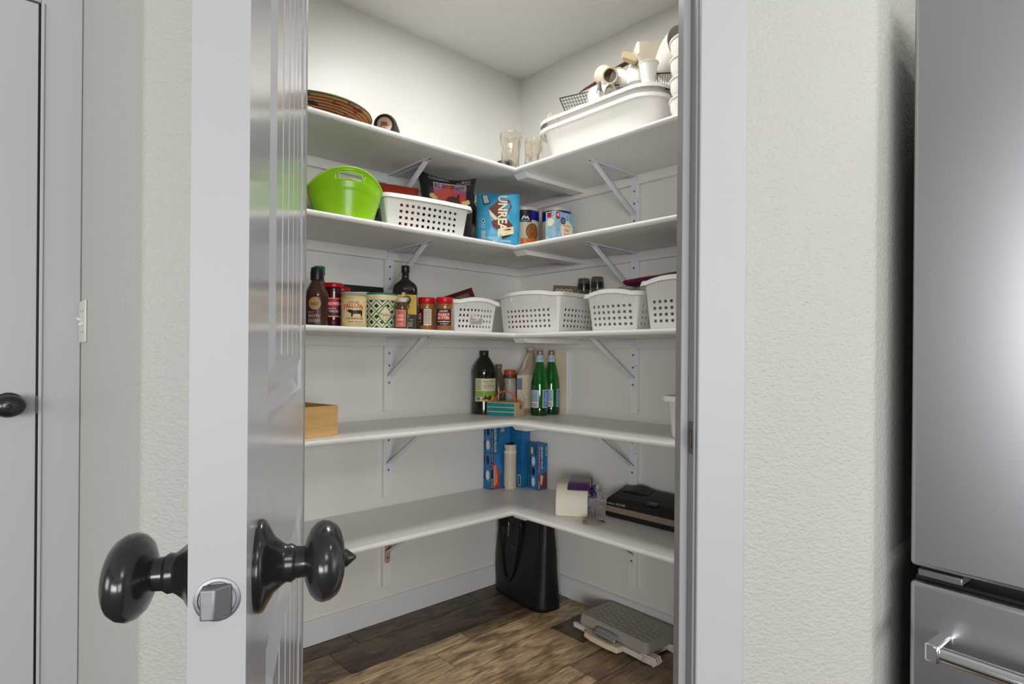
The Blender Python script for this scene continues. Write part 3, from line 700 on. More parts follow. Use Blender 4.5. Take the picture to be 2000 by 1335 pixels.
# crumpled bag
t = thing('plastic_bag', 'crumpled clear plastic bag at the left end of the upper dish tub', 'bag', (1.742, 1.668, 1.945))
CR = mat((214, 204, 180), 0.2, trans=0.35, ior=1.3, bump=0.9, bscale=60, bdist=0.006)
def blob(rx, ry, rz_, amp, fr_, seed, n=30):
    rings = []
    for j in range(n+1):
        th = pi*j/n*0.998+0.001; ring = []
        for i in range(n+6):
            ph = 2*pi*i/(n+6); d = Vector((sin(th)*cos(ph), sin(th)*sin(ph), -cos(th)))
            k = 1+amp*noise.turbulence(d*fr_+Vector((seed, 0, 0)), 3, True)-amp*0.5
            ring.append((d.x*rx*k, d.y*ry*k, max(0.0004, (d.z*k+1)*rz_)))
        rings.append(ring)
    return MB().loft(rings)
obj('crumpled_film', blob(0.046, 0.040, 0.058, 0.45, 2.4, 3), CR, t, smooth=True, auto=25)
# spatula
t = thing('spatula', 'long dark red spatula lying behind the white cups on the top shelf', 'spatula'); t.matrix_world = basis((1.90, 1.672, 2.200), (0.0, -0.26, 0.024), (0.55, 0.15, 0.8))
SR = mat((96, 34, 32), 0.45)
obj('blade', MB().add([(0, -0.003, 0), (0.105, -0.016, 0.003), (0.115, 0.0, 0.003), (0.105, 0.016, 0.003), (0.02, 0.010, 0)], [(0, 1, 2, 3, 4)]), SR, t, solid=0.003, fix=False)
obj('handle', MB().tube([(0.10, 0, 0.003), (0.16, 0, 0.010), (0.24, 0, 0.012), (0.40, 0, 0.01)], [0.007, 0.008, 0.009, 0.010], 8), mat((62, 36, 36), 0.5), t, smooth=True)
def cupprof(r0, r1, h_, th=0.002): return [(0.0, 0.0), (r0, 0.0), (r1, h_), (r1+0.003, h_+0.001), (r1+0.002, h_-0.003), (r1-th, h_-0.003), (r0-th, th), (0.0, th)]
def zto(p, q):      # frame at p whose z axis points to q
    z_ = (Vector(q)-Vector(p)).normalized(); x_ = z_.orthogonal().normalized(); y_ = z_.cross(x_)
    return Matrix(((x_.x, y_.x, z_.x, p[0]), (x_.y, y_.y, z_.y, p[1]), (x_.z, y_.z, z_.z, p[2]), (0, 0, 0, 1)))
def loosecup(name, label, cat, M, r0, r1, h_, m, part='cup_wall'):
    t = thing(name, label, cat); t.matrix_world = M
    obj(part, MB().lathe(cupprof(r0, r1, h_), 36, cap=False), m, t, smooth=True, auto=50)
    obj('lip', MB().lathe([(r1+0.0035*cos(a*pi/4), h_+0.0015*sin(a*pi/4)) for a in range(9)], 36, cap=False), m, t, smooth=True)
    return t
GWH = mat((246, 244, 238), 0.10, coat=0.4)
t = thing('white_mug', 'glossy white mug lying on its side in the middle of the upper tub', 'mug'); t.matrix_world = zto((1.765, 1.492, 2.080), (1.78, 1.35, 2.052))
obj('mug_body', MB().lathe([(0.0, 0.0), (0.024, 0.001), (0.033, 0.006), (0.039, 0.020), (0.042, 0.045), (0.043, 0.090), (0.040, 0.090), (0.038, 0.03), (0.0, 0.01)], 40, cap=False), GWH, t, smooth=True, auto=60)
obj('foot_ring', MB().lathe([(0.018, -0.002), (0.021, -0.002), (0.022, 0.002), (0.018, 0.002), (0.018, -0.002)], 30, cap=False), GWH, t, smooth=True)
BEI = mat((220, 208, 184), 0.35)
loosecup('measuring_scoop', 'beige plastic scoop lying on its side with its dark hollow end showing', 'scoop', zto((1.795, 1.455, 2.162), (1.740, 1.376, 2.118)), 0.038, 0.027, 0.090, BEI)
obj('end_plate', MB().lathe([(0.029, 0.084), (0.014, 0.086), (0.013, 0.083), (0.029, 0.081), (0.029, 0.084)], 32, cap=False), BEI, t, smooth=True, auto=40)
t = thing('plastic_cone', 'cloudy plastic cone pointing right beside the beige scoop', 'cone'); t.matrix_world = zto((1.82, 1.405, 2.138), (1.81, 1.27, 2.085))
CLD = mat((234, 229, 216), 0.4, alpha=0.8)
obj('cone_wall', MB().lathe([(0.040, 0.0), (0.036, 0.02), (0.006, 0.135), (0.004, 0.135), (0.033, 0.02), (0.037, 0.0), (0.040, 0.0)], 36, cap=False), CLD, t, smooth=True)
obj('cone_lip', MB().lathe([(0.041+0.003*cos(a*pi/4), 0.003*sin(a*pi/4)) for a in range(9)], 36, cap=False), CLD, t, smooth=True)
t = thing('metal_tip', 'small steel piping tip below the beige scoop', 'tip'); t.matrix_world = zto((1.72, 1.412, 2.062), (1.71, 1.405, 2.105))
obj('tip_cone', MB().lathe([(0.014, 0), (0.013, 0.003), (0.004, 0.036), (0.003, 0.036), (0.0, 0.03)], 20), CHROME, t, smooth=True)
obj('tip_rim', MB().lathe([(0.0145, -0.001), (0.0155, 0.0), (0.0145, 0.002)], 20, cap=False), CHROME, t)
TMB = mat((244, 242, 236), 0.25, coat=0.2)
loosecup('plastic_tumbler', 'small white plastic tumbler standing at the front of the upper tub', 'cup', Matrix.Translation((1.716, 1.196, 2.019)), 0.022, 0.032, 0.070, TMB)
t = thing('white_jar', 'rounded white plastic jar behind and left of the front tumbler', 'jar', (1.815, 1.318, 2.085))
obj('jar_body', MB().lathe([(0.022, 0), (0.032, 0.006), (0.036, 0.03), (0.035, 0.055), (0.026, 0.075), (0.022, 0.078), (0.0, 0.078)], 36), TMB, t, smooth=True)
obj('jar_lid', MB().lathe([(0.024, 0.077), (0.025, 0.078), (0.025, 0.088), (0.0, 0.089)], 30), TMB, t, smooth=True)
t = thing('plastic_pitcher', 'beige translucent square pitcher top with a spout above the white jar', 'pitcher', (1.812, 1.258, 2.084), radians(-44))
ring = lambda w_, z_: [(x, y, z_) for x, y in rrect(w_, w_*0.8, 0.012, 3)]
obj('pitcher_body', MB().loft([ring(0.050, 0), ring(0.060, 0.015), ring(0.085, 0.060), ring(0.108, 0.078), ring(0.110, 0.118), ring(0.106, 0.118), ring(0.098, 0.080), ring(0.055, 0.020)]), mat((214, 204, 184), 0.35), t, smooth=True, auto=30)
obj('spout', MB().add([(-0.098, -0.014, 0.078), (-0.050, -0.018, 0.060), (-0.050, 0.018, 0.060), (-0.098, 0.012, 0.078), (-0.098, -0.014, 0.100), (-0.050, -0.018, 0.086), (-0.050, 0.018, 0.086), (-0.098, 0.012, 0.100)], [(0, 1, 5, 4), (1, 2, 6, 5), (2, 3, 7, 6), (3, 0, 4, 7), (4, 5, 6, 7), (0, 3, 2, 1)]), mat((206, 186, 148), 0.35), t)
t = thing('plastic_bowl', 'large cloudy plastic bowl tipped on edge at the right end of the tubs', 'bowl'); t.matrix_world = zto((1.86, 1.215, 2.120), (1.80, 1.08, 2.150))
obj('bowl_shell', MB().lathe([(0.0, 0.0), (0.045, 0.0), (0.066, 0.025), (0.080, 0.075), (0.084, 0.13), (0.081, 0.13), (0.077, 0.075), (0.062, 0.03), (0.0, 0.006)], 48, cap=False), mat((236, 231, 219), 0.35, alpha=0.9), t, smooth=True, auto=60)
obj('bowl_foot', MB().lathe([(0.040, -0.006), (0.045, -0.006), (0.045, 0.001), (0.040, 0.001), (0.040, -0.006)], 36, cap=False), mat((236, 231, 219), 0.35, alpha=0.9), t, smooth=True)
# stacked bowls at the right edge
bz = ['bottom', 'second', 'third', 'top']
BW = mat((238, 234, 224), 0.2, coat=0.3)
b0 = None
for i in range(4):
    zz = z+i*0.0640
    t = thing('ceramic_bowl', f'white ceramic bowl with raised rim, {bz[i]} of the stack by the right door jamb', 'bowl', (1.728, 1.035, zz), 0, 'stack of white bowls')
    if i == 0:
        m1 = obj('bowl_body', MB().lathe([(0.0, 0.0), (0.038, 0.0), (0.055, 0.022), (0.068, 0.055), (0.070, 0.083), (0.067, 0.083), (0.064, 0.06), (0.050, 0.026), (0.0, 0.012)], 44, cap=False), BW, t, smooth=True, auto=60)
        m2 = obj('rim', MB().lathe([(0.0705+0.0035*cos(a*pi/5), 0.081+0.0045*sin(a*pi/5)) for a in range(11)], 44, cap=False), BW, t, smooth=True)
        b0 = (m1, m2)
    else:
        for m_ in b0: copyobj(m_, t)

# ================================================================== second shelf
z = ZS[1]
# green tub
t = thing('party_tub', 'lime green oval plastic tub with a cut-out handle on the second shelf', 'tub', (0.932, 1.866, z), radians(-17))
LIME = mat((146, 204, 24), 0.28, coat=0.15)
n = 72; nh = 22; mbt = MB(); rowsz = [i/nh for i in range(nh+1)]
def tubpt(a, f):
    fr_ = abs(sin(a)); hh = 0.108+0.050*max(0.0, (fr_-0.25)/0.75)**1.3
    zz = hh*f; rr = 0.094+0.031*f+0.0018*(1 if 0.60 < f < 0.66 or 0.70 < f < 0.74 else 0)
    return (rr*0.99*cos(a), rr*0.95*sin(a), zz)
for f in rowsz: mbt.v += [tubpt(2*pi*i/n, f) for i in range(n)]
for j in range(nh):
    for i in range(n):
        a = 2*pi*(i+0.5)/n; f = (j+0.5)/nh
        am = min(abs(a-pi*1.5), abs(a-pi*0.5))
        if am < 0.31 and 0.775 < f < 0.905: continue
        mbt.f.append((j*n+i, j*n+(i+1) % n, (j+1)*n+(i+1) % n, (j+1)*n+i))
mbt.f.append(tuple(range(n))[::-1])
obj('tub_wall', mbt, LIME, t, smooth=True, auto=60, solid=0.0028)
obj('rim', MB().tube([tubpt(2*pi*i/n, 1.0) for i in range(n+1)], 0.0032, 8, cap=False), mat((170, 222, 60), 0.3), t, smooth=True)
for s_ in (1.5, 0.5):
    pts = []
    for (da, f) in [(-0.31, 0.775), (0, 0.773), (0.31, 0.775), (0.325, 0.84), (0.31, 0.905), (0, 0.907), (-0.31, 0.905), (-0.325, 0.84), (-0.31, 0.775)]:
        pts.append(tubpt(pi*s_+da, f))
    q = []
    for i in range(len(pts)-1):
        for k in range(3): q.append(tuple(Vector(pts[i]).lerp(Vector(pts[i+1]), k/3)))
    q.append(pts[-1])
    obj('handle_trim', MB().tube(q, 0.0026, 6, cap=False), mat((180, 226, 84), 0.3), t, smooth=True)
# jar at the far left
def jar(name, label, cat, loc, prof, body_m, cap_prof=None, cap_m=None, rz=FC, n=36, smooth=50, group=None, capname='lid', part='jar_body', ca0=0):
    t = thing(name, label, cat, loc, rz, group)
    obj(part, MB().lathe(prof, n), body_m, t, smooth=True, auto=smooth)
    if cap_prof:
        obj(capname, MB().lathe(cap_prof, n), cap_m, t, smooth=True, auto=smooth)
    return t
def capp(r, z0, z1): return [(r, z0), (r, z1-0.002), (r-0.002, z1), (0.0, z1)]
t = jar('spice_jar', 'tall seasoning jar with red-banded label half hidden left of the green tub', 'jar', (0.783, 1.985, z), [(0.034, 0), (0.036, 0.003), (0.036, 0.115), (0.033, 0.125)], M_((90, 72, 40), 0.15), capp(0.034, 0.125, 0.148), M_((60, 96, 40)))
decal('label', [('rect', -0.05, 0.03, 0.055, 0.108)], M_((214, 206, 190)), cyl(0.036), t, nx=18)
decal('label_band', [('rect', -0.05, 0.086, 0.055, 0.104)], RED, cyl(0.036), t, 0.0007, nx=18)
decal('lettering', [('text', 'CHILI', 0.0, 0.055, 0.048, 0.02, 0, 0.02)], INK, cyl(0.036), t, 0.0010)
# basket with bag inside
bk = basket('wide white perforated basket holding a popcorn bag on the second shelf', 0.345, 0.25, 0.118, (1.240, 1.915, z), radians(-6.8), cols=(11, 7), bulge=0.0)
decal('paper_label', [('rect', 0.035, 0.012, 0.095, 0.075)], M_((120, 118, 114)), lambda a, zz, l: (-0.1725+0.020*(1-zz/0.118)-0.0035-l, -a+0.02, zz), bk)
decal('lettering', [('lines', 0.038, 0.016, 0.092, 0.040, 4), ('disc', 0.062, 0.058, 0.014, 0.012)], INK, lambda a, zz, l: (-0.1725+0.020*(1-zz/0.118)-0.0035-l, -a+0.02, zz), bk, 0.0008)
t = thing('candy_bag', 'orange-red snack bag standing in the left half of the wide basket', 'bag', (1.172, 1.945, z+0.007), radians(-12))
TR = mat((150, 46, 18), 0.3, bump=0.3, bscale=30, bdist=0.003)
obj('bag_film', pouch(0.19, 0.188, 0.055, wr=0.003, seed=4), TR, t, smooth=True, auto=60, fix=False)
sf = surf(0, 0.19, 0.188, 0.055, 0.003, 4)
decal('lettering', [('text', 'CLIF', -0.02, 0.118, 0.085, 0.030, 0, 0.03)], M_((70, 20, 14)), sf, t, 0.0014)
t = thing('popcorn_bag', 'black organic popcorn bag with a red and purple picture, standing in the wide basket', 'bag', (1.378, 1.893, z-0.004), radians(-24))
BKB = mat((30, 27, 25), 0.3, bump=0.3, bscale=25, bdist=0.003)
pw, ph, pt = 0.215, 0.275, 0.075
P0 = pouch(pw, ph, pt, wr=0.006, seed=12, nx=28, nz=32, pinch=0.10)
def dip(v):
    x, y, zz = v; k = max(0.0, (zz/ph-0.62)/0.38)
    return (x*(1+0.10*k), y, zz-k*0.024*max(0.0, cos(x/pw*pi*0.95))+0.012*k*(-x/pw))
P0.v = [dip(v) for v in P0.v]
obj('bag_film', P0, BKB, t, smooth=True, auto=60, fix=False)
s0 = surf(0, pw, ph, pt, 0.006, 12, 0.10); sf = lambda x, zz, l: dip(s0(x, zz, l))
decal('picture', [('rect', -0.060, 0.135, 0.068, 0.232)], M_((190, 66, 58)), sf, t, 0.0012, nx=14)
decal('picture_sky', [('rect', -0.060, 0.210, 0.068, 0.238)], M_((172, 160, 178)), sf, t, 0.0018, nx=14)
decal('picture_hills', [('poly', [(-0.060, 0.208), (-0.03, 0.216), (0.0, 0.206), (0.03, 0.216), (0.068, 0.205), (0.068, 0.188), (0.02, 0.194), (-0.02, 0.188), (-0.060, 0.192)])], M_((150, 78, 120)), sf, t, 0.0024)
decal('picture_rider', [('poly', [(-0.022, 0.140), (-0.012, 0.168), (-0.018, 0.184), (-0.006, 0.198), (0.006, 0.194), (0.010, 0.178), (0.028, 0.172), (0.034, 0.190), (0.042, 0.182), (0.036, 0.156), (0.030, 0.140)])], M_((74, 26, 34)), sf, t, 0.0030)
decal('popcorn_print', [('disc', -0.070, 0.176, 0.011, 0.010), ('disc', -0.060, 0.165, 0.011, 0.009), ('disc', 0.064, 0.152, 0.014, 0.010), ('disc', 0.078, 0.160, 0.010, 0.009)], M_((206, 186, 120)), sf, t, 0.0035)
decal('lettering', [('text', 'BIG SKY ORGANIC', -0.056, 0.213, 0.120, 0.020, 0, 0.02)], INK, sf, t, 0.0036)
decal('lettering', [('text', 'CONGARUS', -0.075, 0.249, 0.075, 0.013, 0, 0.01), ('text', 'BAY', 0.050, 0.250, 0.036, 0.013, 0, 0.01), ('text', 'KETTLERS', 0.030, 0.240, 0.056, 0.008)], M_((170, 168, 162)), sf, t, 0.0014)
t = thing('paper_packet', 'tan paper packet standing behind the right end of the wide basket', 'packet', (1.470, 1.955, z), FC)
obj('packet', MB().box(-0.030, 0.030, -0.02, 0.02, 0, 0.150), M_((206, 168, 112), 0.6), t, bevel=0.003)
obj('top_fold', MB().box(-0.027, 0.027, -0.004, 0.004, 0.1505, 0.168), M_((150, 128, 88), 0.5), t, bevel=0.001)
t = jar('dark_bottle', 'tall dark brown bottle with black cap between the wide basket and the blue bag', 'bottle', (1.540, 1.955, z), [(0.033, 0), (0.036, 0.004), (0.036, 0.15), (0.028, 0.18), (0.018, 0.192), (0.017, 0.205)], mat((44, 22, 16), 0.1, coat=0.5), capp(0.019, 0.205, 0.232), BLACK, capname='cap', part='bottle_body')
decal('label', [('rect', -0.045, 0.02, 0.045, 0.10)], M_((70, 62, 56)), cyl(0.036), t, nx=14)
decal('lettering', [('lines', -0.035, 0.03, 0.035, 0.09, 7)], M_((190, 180, 170)), cyl(0.036), t, 0.0008)
# blue chocolate bag
t = thing('chocolate_bag', 'light blue chocolate pouch with large vertical lettering at the corner of the second shelf', 'bag', (1.592, 1.835, z), FC+radians(3))
BLU = mat((78, 170, 206), 0.28, bump=0.35, bscale=22, bdist=0.003, mottle=(44, 136, 180), mscale=7)
pw, ph, pt = 0.178, 0.222, 0.062
obj('bag_film', pouch(pw, ph, pt, wr=0.005, seed=21, nx=26, nz=30, zpow=0.35), BLU, t, smooth=True, auto=60, fix=False)
sf = surf(0, pw, ph, pt, 0.005, 21, 0.0, 0.35)
def choc(dx, dz, s_):
    return [(dx+a*s_, dz+b_*s_) for a, b_ in [(-0.052, 0.030), (-0.010, 0.066), (0.040, 0.078), (0.056, 0.050), (0.030, 0.012), (0.010, 0.006), (-0.020, 0.004)]]
decal('chocolate_print', [('poly', [(-0.040, 0.150), (0.0, 0.184), (0.046, 0.190), (0.056, 0.160), (0.034, 0.120), (0.0, 0.112)]), ('poly', [(-0.028, 0.098), (-0.005, 0.112), (0.034, 0.114), (0.060, 0.086), (0.050, 0.066), (0.0, 0.062), (-0.022, 0.078)])], M_((104, 52, 38)), sf, t, 0.0012)
decal('coconut_print', [('poly', [(-0.040, 0.148), (0.0, 0.110), (-0.012, 0.104), (-0.032, 0.122)])], M_((238, 222, 176)), sf, t, 0.0016)
decal('coconut_print', [('poly', [(0.006, 0.066), (0.062, 0.082), (0.064, 0.052), (0.030, 0.034), (0.010, 0.046)])], M_((238, 222, 176)), sf, t, 0.0016)
decal('chocolate_edge', [('poly', [(0.064, 0.052), (0.030, 0.034), (0.018, 0.030), (0.012, 0.040), (0.030, 0.044)])], M_((50, 28, 22)), sf, t, 0.0020)
decal('lettering', [('text', 'UNREAL', -0.002, 0.040, 0.038, 0.165, 90, 0.028)], M_((238, 224, 190)), sf, t, 0.0024)
decal('lettering', [('text', 'dark chocolate', -0.022, 0.019, 0.075, 0.010, 0, 0.01), ('text', 'coconut minis', -0.022, 0.007, 0.075, 0.008, 0, 0.01)], M_((214, 232, 236)), sf, t, 0.0014)
decal('badge', [('poly', [(-0.072, 0.206), (-0.046, 0.212), (-0.032, 0.172), (-0.060, 0.164)])], M_((60, 60, 60)), sf, t, 0.0012)
decal('badge_inner', [('poly', [(-0.066, 0.204), (-0.048, 0.208), (-0.037, 0.176), (-0.056, 0.171)])], M_((190, 200, 206)), sf, t, 0.0017)
decal('seal_print', [('disc', -0.061, 0.102, 0.007, 0.008), ('disc', -0.062, 0.082, 0.006, 0.007), ('rect', -0.069, 0.030, -0.053, 0.062)], M_((206, 216, 216)), sf, t, 0.0014)
decal('seal_print', [('disc', -0.061, 0.102, 0.004, 0.005), ('disc', -0.062, 0.082, 0.003, 0.004), ('lines', -0.068, 0.031, -0.054, 0.061, 5)], INK, sf, t, 0.0020)
# two emergency food cans
def foodcan(label, loc, rz, a0, extra):
    t = thing('food_can', label, 'can', loc, rz, 'large blue and cream food cans')
    pf = [(0.0635, 0), (0.0650, 0.002), (0.0635, 0.005), (0.0635, 0.186), (0.0650, 0.190), (0.0650, 0.193), (0.0625, 0.193), (0.061, 0.189), (0.0, 0.189)]
    obj('can_body', MB().lathe(pf, 48), mat((220, 212, 186), 0.3), t, smooth=True, auto=40)
    obj('lid', MB().lathe([(0.0655, 0.188), (0.0662, 0.189), (0.0662, 0.196), (0.064, 0.198), (0.0, 0.198)], 48), mat((206, 200, 188), 0.35), t, smooth=True)
    decal('blue_band', [('rect', -0.198, 0.142, 0.198, 0.184)], mat((22, 32, 140), 0.3), cyl(0.0635), t, 0.0004, nx=60)
    decal('band_panel', [('rect', a0-0.030, 0.132, a0+0.026, 0.184)], M_((30, 26, 56), 0.3), cyl(0.0635), t, 0.0008, nx=12)
    decal('mountain_emblem', [('poly', [(a0-0.020, 0.142), (a0-0.012, 0.157), (a0-0.006, 0.160), (a0-0.001, 0.152), (a0+0.006, 0.158), (a0+0.012, 0.154), (a0+0.017, 0.142), (a0+0.010, 0.142), (a0+0.006, 0.150), (a0+0.0, 0.144), (a0-0.007, 0.152), (a0-0.013, 0.142)])], WHT, cyl(0.0635), t, 0.0012)
    decal('lettering', [('text', 'MOUNTAIN HOUSE', a0-0.022, 0.135, 0.040, 0.004)], WHT, cyl(0.0635), t, 0.0012)
    if extra:
        decal('food_picture', [('disc', a0+0.034, 0.092, 0.033, 0.036)], INK, cyl(0.0635), t, 0.0006)
        decal('food_picture', [('disc', a0+0.034, 0.092, 0.031, 0.034)], mat((176, 108, 58), 0.5, mottle=(120, 64, 30), mscale=120), cyl(0.0635), t, 0.0010)
        decal('orange_panel', [('rect', a0-0.020, 0.006, a0+0.062, 0.062)], ORG, cyl(0.0635), t, 0.0014, nx=14)
        decal('lettering', [('text', 'GRANOLA', a0+0.000, 0.034, 0.050, 0.011, 0, 0.01), ('lines', a0+0.0, 0.014, a0+0.05, 0.028, 2), ('rect', a0-0.004, 0.008, a0-0.002, 0.060)], M_((236, 206, 120)), cyl(0.0635), t, 0.0018)
    return t
foodcan('large food can with orange panel, standing directly beside the blue chocolate pouch', (1.795, 1.892, z), FC, 0.004, True)
foodcan('large food can squeezed between the other food can and the plastic forks box', (1.902, 1.800, z), FC, -0.016, False)
# forks box
t = thing('forks_box', 'light blue cardboard box of plastic forks on the second shelf', 'box', (1.638, 1.556, z), radians(2))
FB = mat((128, 172, 192), 0.45, mottle=(160, 196, 208), mscale=60)
obj('carton', MB().box(0, 0.110, 0, 0.050, 0, 0.112), FB, t, bevel=0.0012)
fy = flat(0.0)
decal('label_disc', [('disc', 0.066, 0.046, 0.036, 0.036)], CREAM, fy, t, 0.0004)
decal('logo_disc', [('disc', 0.044, 0.078, 0.015, 0.013)], NAVY, fy, t, 0.0008)
decal('lettering', [('text', 'Everyday', 0.046, 0.056, 0.040, 0.011), ('text', 'Clear', 0.052, 0.040, 0.028, 0.012, 0, 0.01), ('text', 'Forks', 0.052, 0.022, 0.028, 0.012, 0, 0.01)], RED, fy, t, 0.0008)
decal('lettering', [('text', 'Great', 0.034, 0.079, 0.020, 0.006), ('text', 'Value', 0.035, 0.071, 0.018, 0.006)], WHT, fy, t, 0.0012)
decal('red_badge', [('rect', 0.004, 0.082, 0.024, 0.108)], RED, fy, t, 0.0004)
decal('lettering', [('text', '48', 0.008, 0.091, 0.012, 0.013, 0, 0.02)], WHT, fy, t, 0.0008)
fxx = lambda a, zz, l: (-l, 0.050-a, zz)
decal('end_disc', [('disc', 0.026, 0.070, 0.018, 0.015)], CREAM, fxx, t, 0.0006)
decal('end_badge', [('rect', 0.008, 0.090, 0.030, 0.108)], RED, fxx, t, 0.0006)

# ================================================================== third shelf
z = ZS[2]
DG = mat((34, 18, 12), 0.06, coat=0.5)
t = jar('soy_sauce_bottle', 'slender sauce bottle with black cap and round tan emblem, leftmost on the third shelf', 'bottle', (0.817, 1.822, z), [(0.033, 0), (0.036, 0.004), (0.036, 0.095), (0.034, 0.108), (0.026, 0.125), (0.018, 0.140), (0.0165, 0.148)], mat((72, 40, 26), 0.05, coat=0.6, mottle=(58, 34, 24)), None, None, part='bottle_body')
obj('cap', MB().lathe([(0.0195, 0.146), (0.0200, 0.148), (0.0200, 0.172), (0.0185, 0.176), (0.0185, 0.184), (0.017, 0.186), (0.0, 0.186)], 30), BLACK, t, smooth=True)
decal('label', [('rect', -0.046, 0.004, 0.046, 0.092)], M_((58, 30, 26), 0.4), cyl(0.036), t, nx=20)
decal('emblem', [('disc', 0.006, 0.070, 0.019, 0.020)], M_((176, 132, 84)), cyl(0.036), t, 0.0008)
decal('lettering', [('text', 'HAST', -0.008, 0.063, 0.026, 0.011, 0, 0.01)], INK, cyl(0.036), t, 0.0012)
decal('lettering', [('text', 'SHOYU', -0.014, 0.026, 0.036, 0.010, 0, 0.01), ('text', 'BLACK', -0.014, 0.040, 0.018, 0.005), ('lines', -0.014, 0.010, 0.024, 0.022, 3)], M_((196, 176, 150)), cyl(0.036), t, 0.0010)
t = jar('vinegar_bottle', 'green-capped bottle standing behind the leftmost sauce bottle', 'bottle', (0.872, 1.925, z), [(0.030, 0), (0.034, 0.004), (0.034, 0.115), (0.026, 0.14), (0.0165, 0.160), (0.016, 0.178)], mat((96, 78, 44), 0.08, coat=0.5), [(0.0185, 0.178), (0.0188, 0.18), (0.0188, 0.204), (0.017, 0.207), (0.0, 0.207)], M_((16, 130, 84), 0.35), capname='cap', part='bottle_body')
decal('label', [('rect', -0.04, 0.02, 0.045, 0.100)], M_((222, 218, 206)), cyl(0.034), t, nx=18)
decal('label_band', [('rect', -0.04, 0.02, 0.045, 0.040), ('poly', [(0.0, 0.062), (0.022, 0.092), (0.040, 0.074), (0.02, 0.056)])], GRN, cyl(0.034), t, 0.0008, nx=18)
PURP = mat((74, 16, 34), 0.06, coat=0.6)
def mezz(label, loc, rz=FC, lab=True):
    t = jar('pickle_jar', label, 'jar', loc, [(0.0275, 0), (0.029, 0.003), (0.0285, 0.04), (0.028, 0.10), (0.0305, 0.118), (0.0285, 0.130), (0.0275, 0.134)], PURP, [(0.0335, 0.131), (0.0345, 0.133), (0.0345, 0.142), (0.032, 0.146), (0.0, 0.1465)], M_((178, 22, 30), 0.25), rz)
    if lab:
        decal('label', [('rect', -0.028, 0.036, 0.040, 0.094)], M_((96, 26, 44)), cyl(0.0285), t, 0.0006, nx=14)
        decal('label_oval', [('disc', 0.006, 0.078, 0.030, 0.016)], M_((200, 34, 50)), cyl(0.0285), t, 0.0010)
        decal('lettering', [('text', 'Mezzetta', -0.020, 0.073, 0.052, 0.012, 0, 0.02), ('text', 'RED ONIONS', -0.018, 0.048, 0.044, 0.008, 0, 0.01), ('lines', -0.010, 0.058, 0.02, 0.063, 1)], WHT, cyl(0.0285), t, 0.0014)
        decal('label_stripe', [('rect', -0.028, 0.033, 0.040, 0.037), ('rect', -0.028, 0.093, 0.040, 0.096)], M_((210, 170, 120)), cyl(0.0285), t, 0.0010, nx=14)
    return t
mezz('tall dark red jar of pickled onions with a red lid beside the sauce bottle', (0.893, 1.866, z))
mezz('red-lidded jar mostly hidden behind the pickled onion jar', (0.975, 1.975, z), lab=False)
t = jar('tallow_jar', 'glass jar of pale yellow cooking fat with a cream label', 'jar', (0.935, 1.800, z), [(0.039, 0), (0.0415, 0.004), (0.0415, 0.096), (0.038, 0.104)], mat((206, 188, 128), 0.12, coat=0.5), [(0.040, 0.1035), (0.0415, 0.105), (0.0415, 0.111), (0.039, 0.113), (0.0, 0.113)], M_((176, 172, 160), 0.3))
decal('label', [('rect', -0.032, 0.012, 0.052, 0.090)], M_((234, 202, 148)), cyl(0.0415), t, nx=18)
ty = cyl(0.0415)
decal('lettering', [('text', 'TALLOW', -0.026, 0.058, 0.070, 0.017, 0, 0.01)], RED, lambda x, zz, l: ty(x, zz-9*(x-0.009)**2+0.004, l), t, 0.0009)
decal('lettering', [('text', 'COOKING OIL', -0.014, 0.024, 0.056, 0.006, 0, 0.02), ('text', 'GRASS FED', -0.006, 0.078, 0.034, 0.005), ('lines', -0.008, 0.014, 0.045, 0.019, 1)], INK, ty, t, 0.0009)
decal('cow_print', [('poly', [(-0.012, 0.052), (-0.004, 0.056), (0.012, 0.053), (0.036, 0.055), (0.040, 0.050), (0.038, 0.032), (0.035, 0.032), (0.033, 0.042), (0.010, 0.042), (0.006, 0.032), (0.003, 0.032), (0.002, 0.044), (-0.006, 0.047)])], INK, ty, t, 0.0009)
# blue jar
t = jar('salsa_jar', 'small blue and red jar with a white lid glimpsed between tallow jar and salt tub', 'jar', (1.060, 1.972, z), [(0.030, 0), (0.032, 0.003), (0.032, 0.11), (0.029, 0.118)], M_((40, 52, 100), 0.2), capp(0.031, 0.118, 0.136), WHT)
decal('label', [('rect', -0.05, 0.030, 0.05, 0.052), ('rect', -0.05, 0.075, 0.05, 0.10)], M_((120, 30, 40)), cyl(0.032), t, nx=20)
decal('emblem', [('disc', -0.012, 0.040, 0.016, 0.018)], M_((150, 160, 190)), cyl(0.032), t, 0.0008)
# black box
t = thing('black_carton', 'flat-topped black carton behind the salt tub near the left bracket', 'box', (1.092, 2.064, z), radians(-3))
obj('carton', MB().box(-0.080, 0.075, -0.048, 0.048, 0, 0.128), M_((150, 146, 140)), t, bevel=0.001)
obj('lid', MB().box(-0.083, 0.078, -0.051, 0.051, 0.128, 0.166), M_((26, 22, 21), 0.4), t, bevel=0.0015)
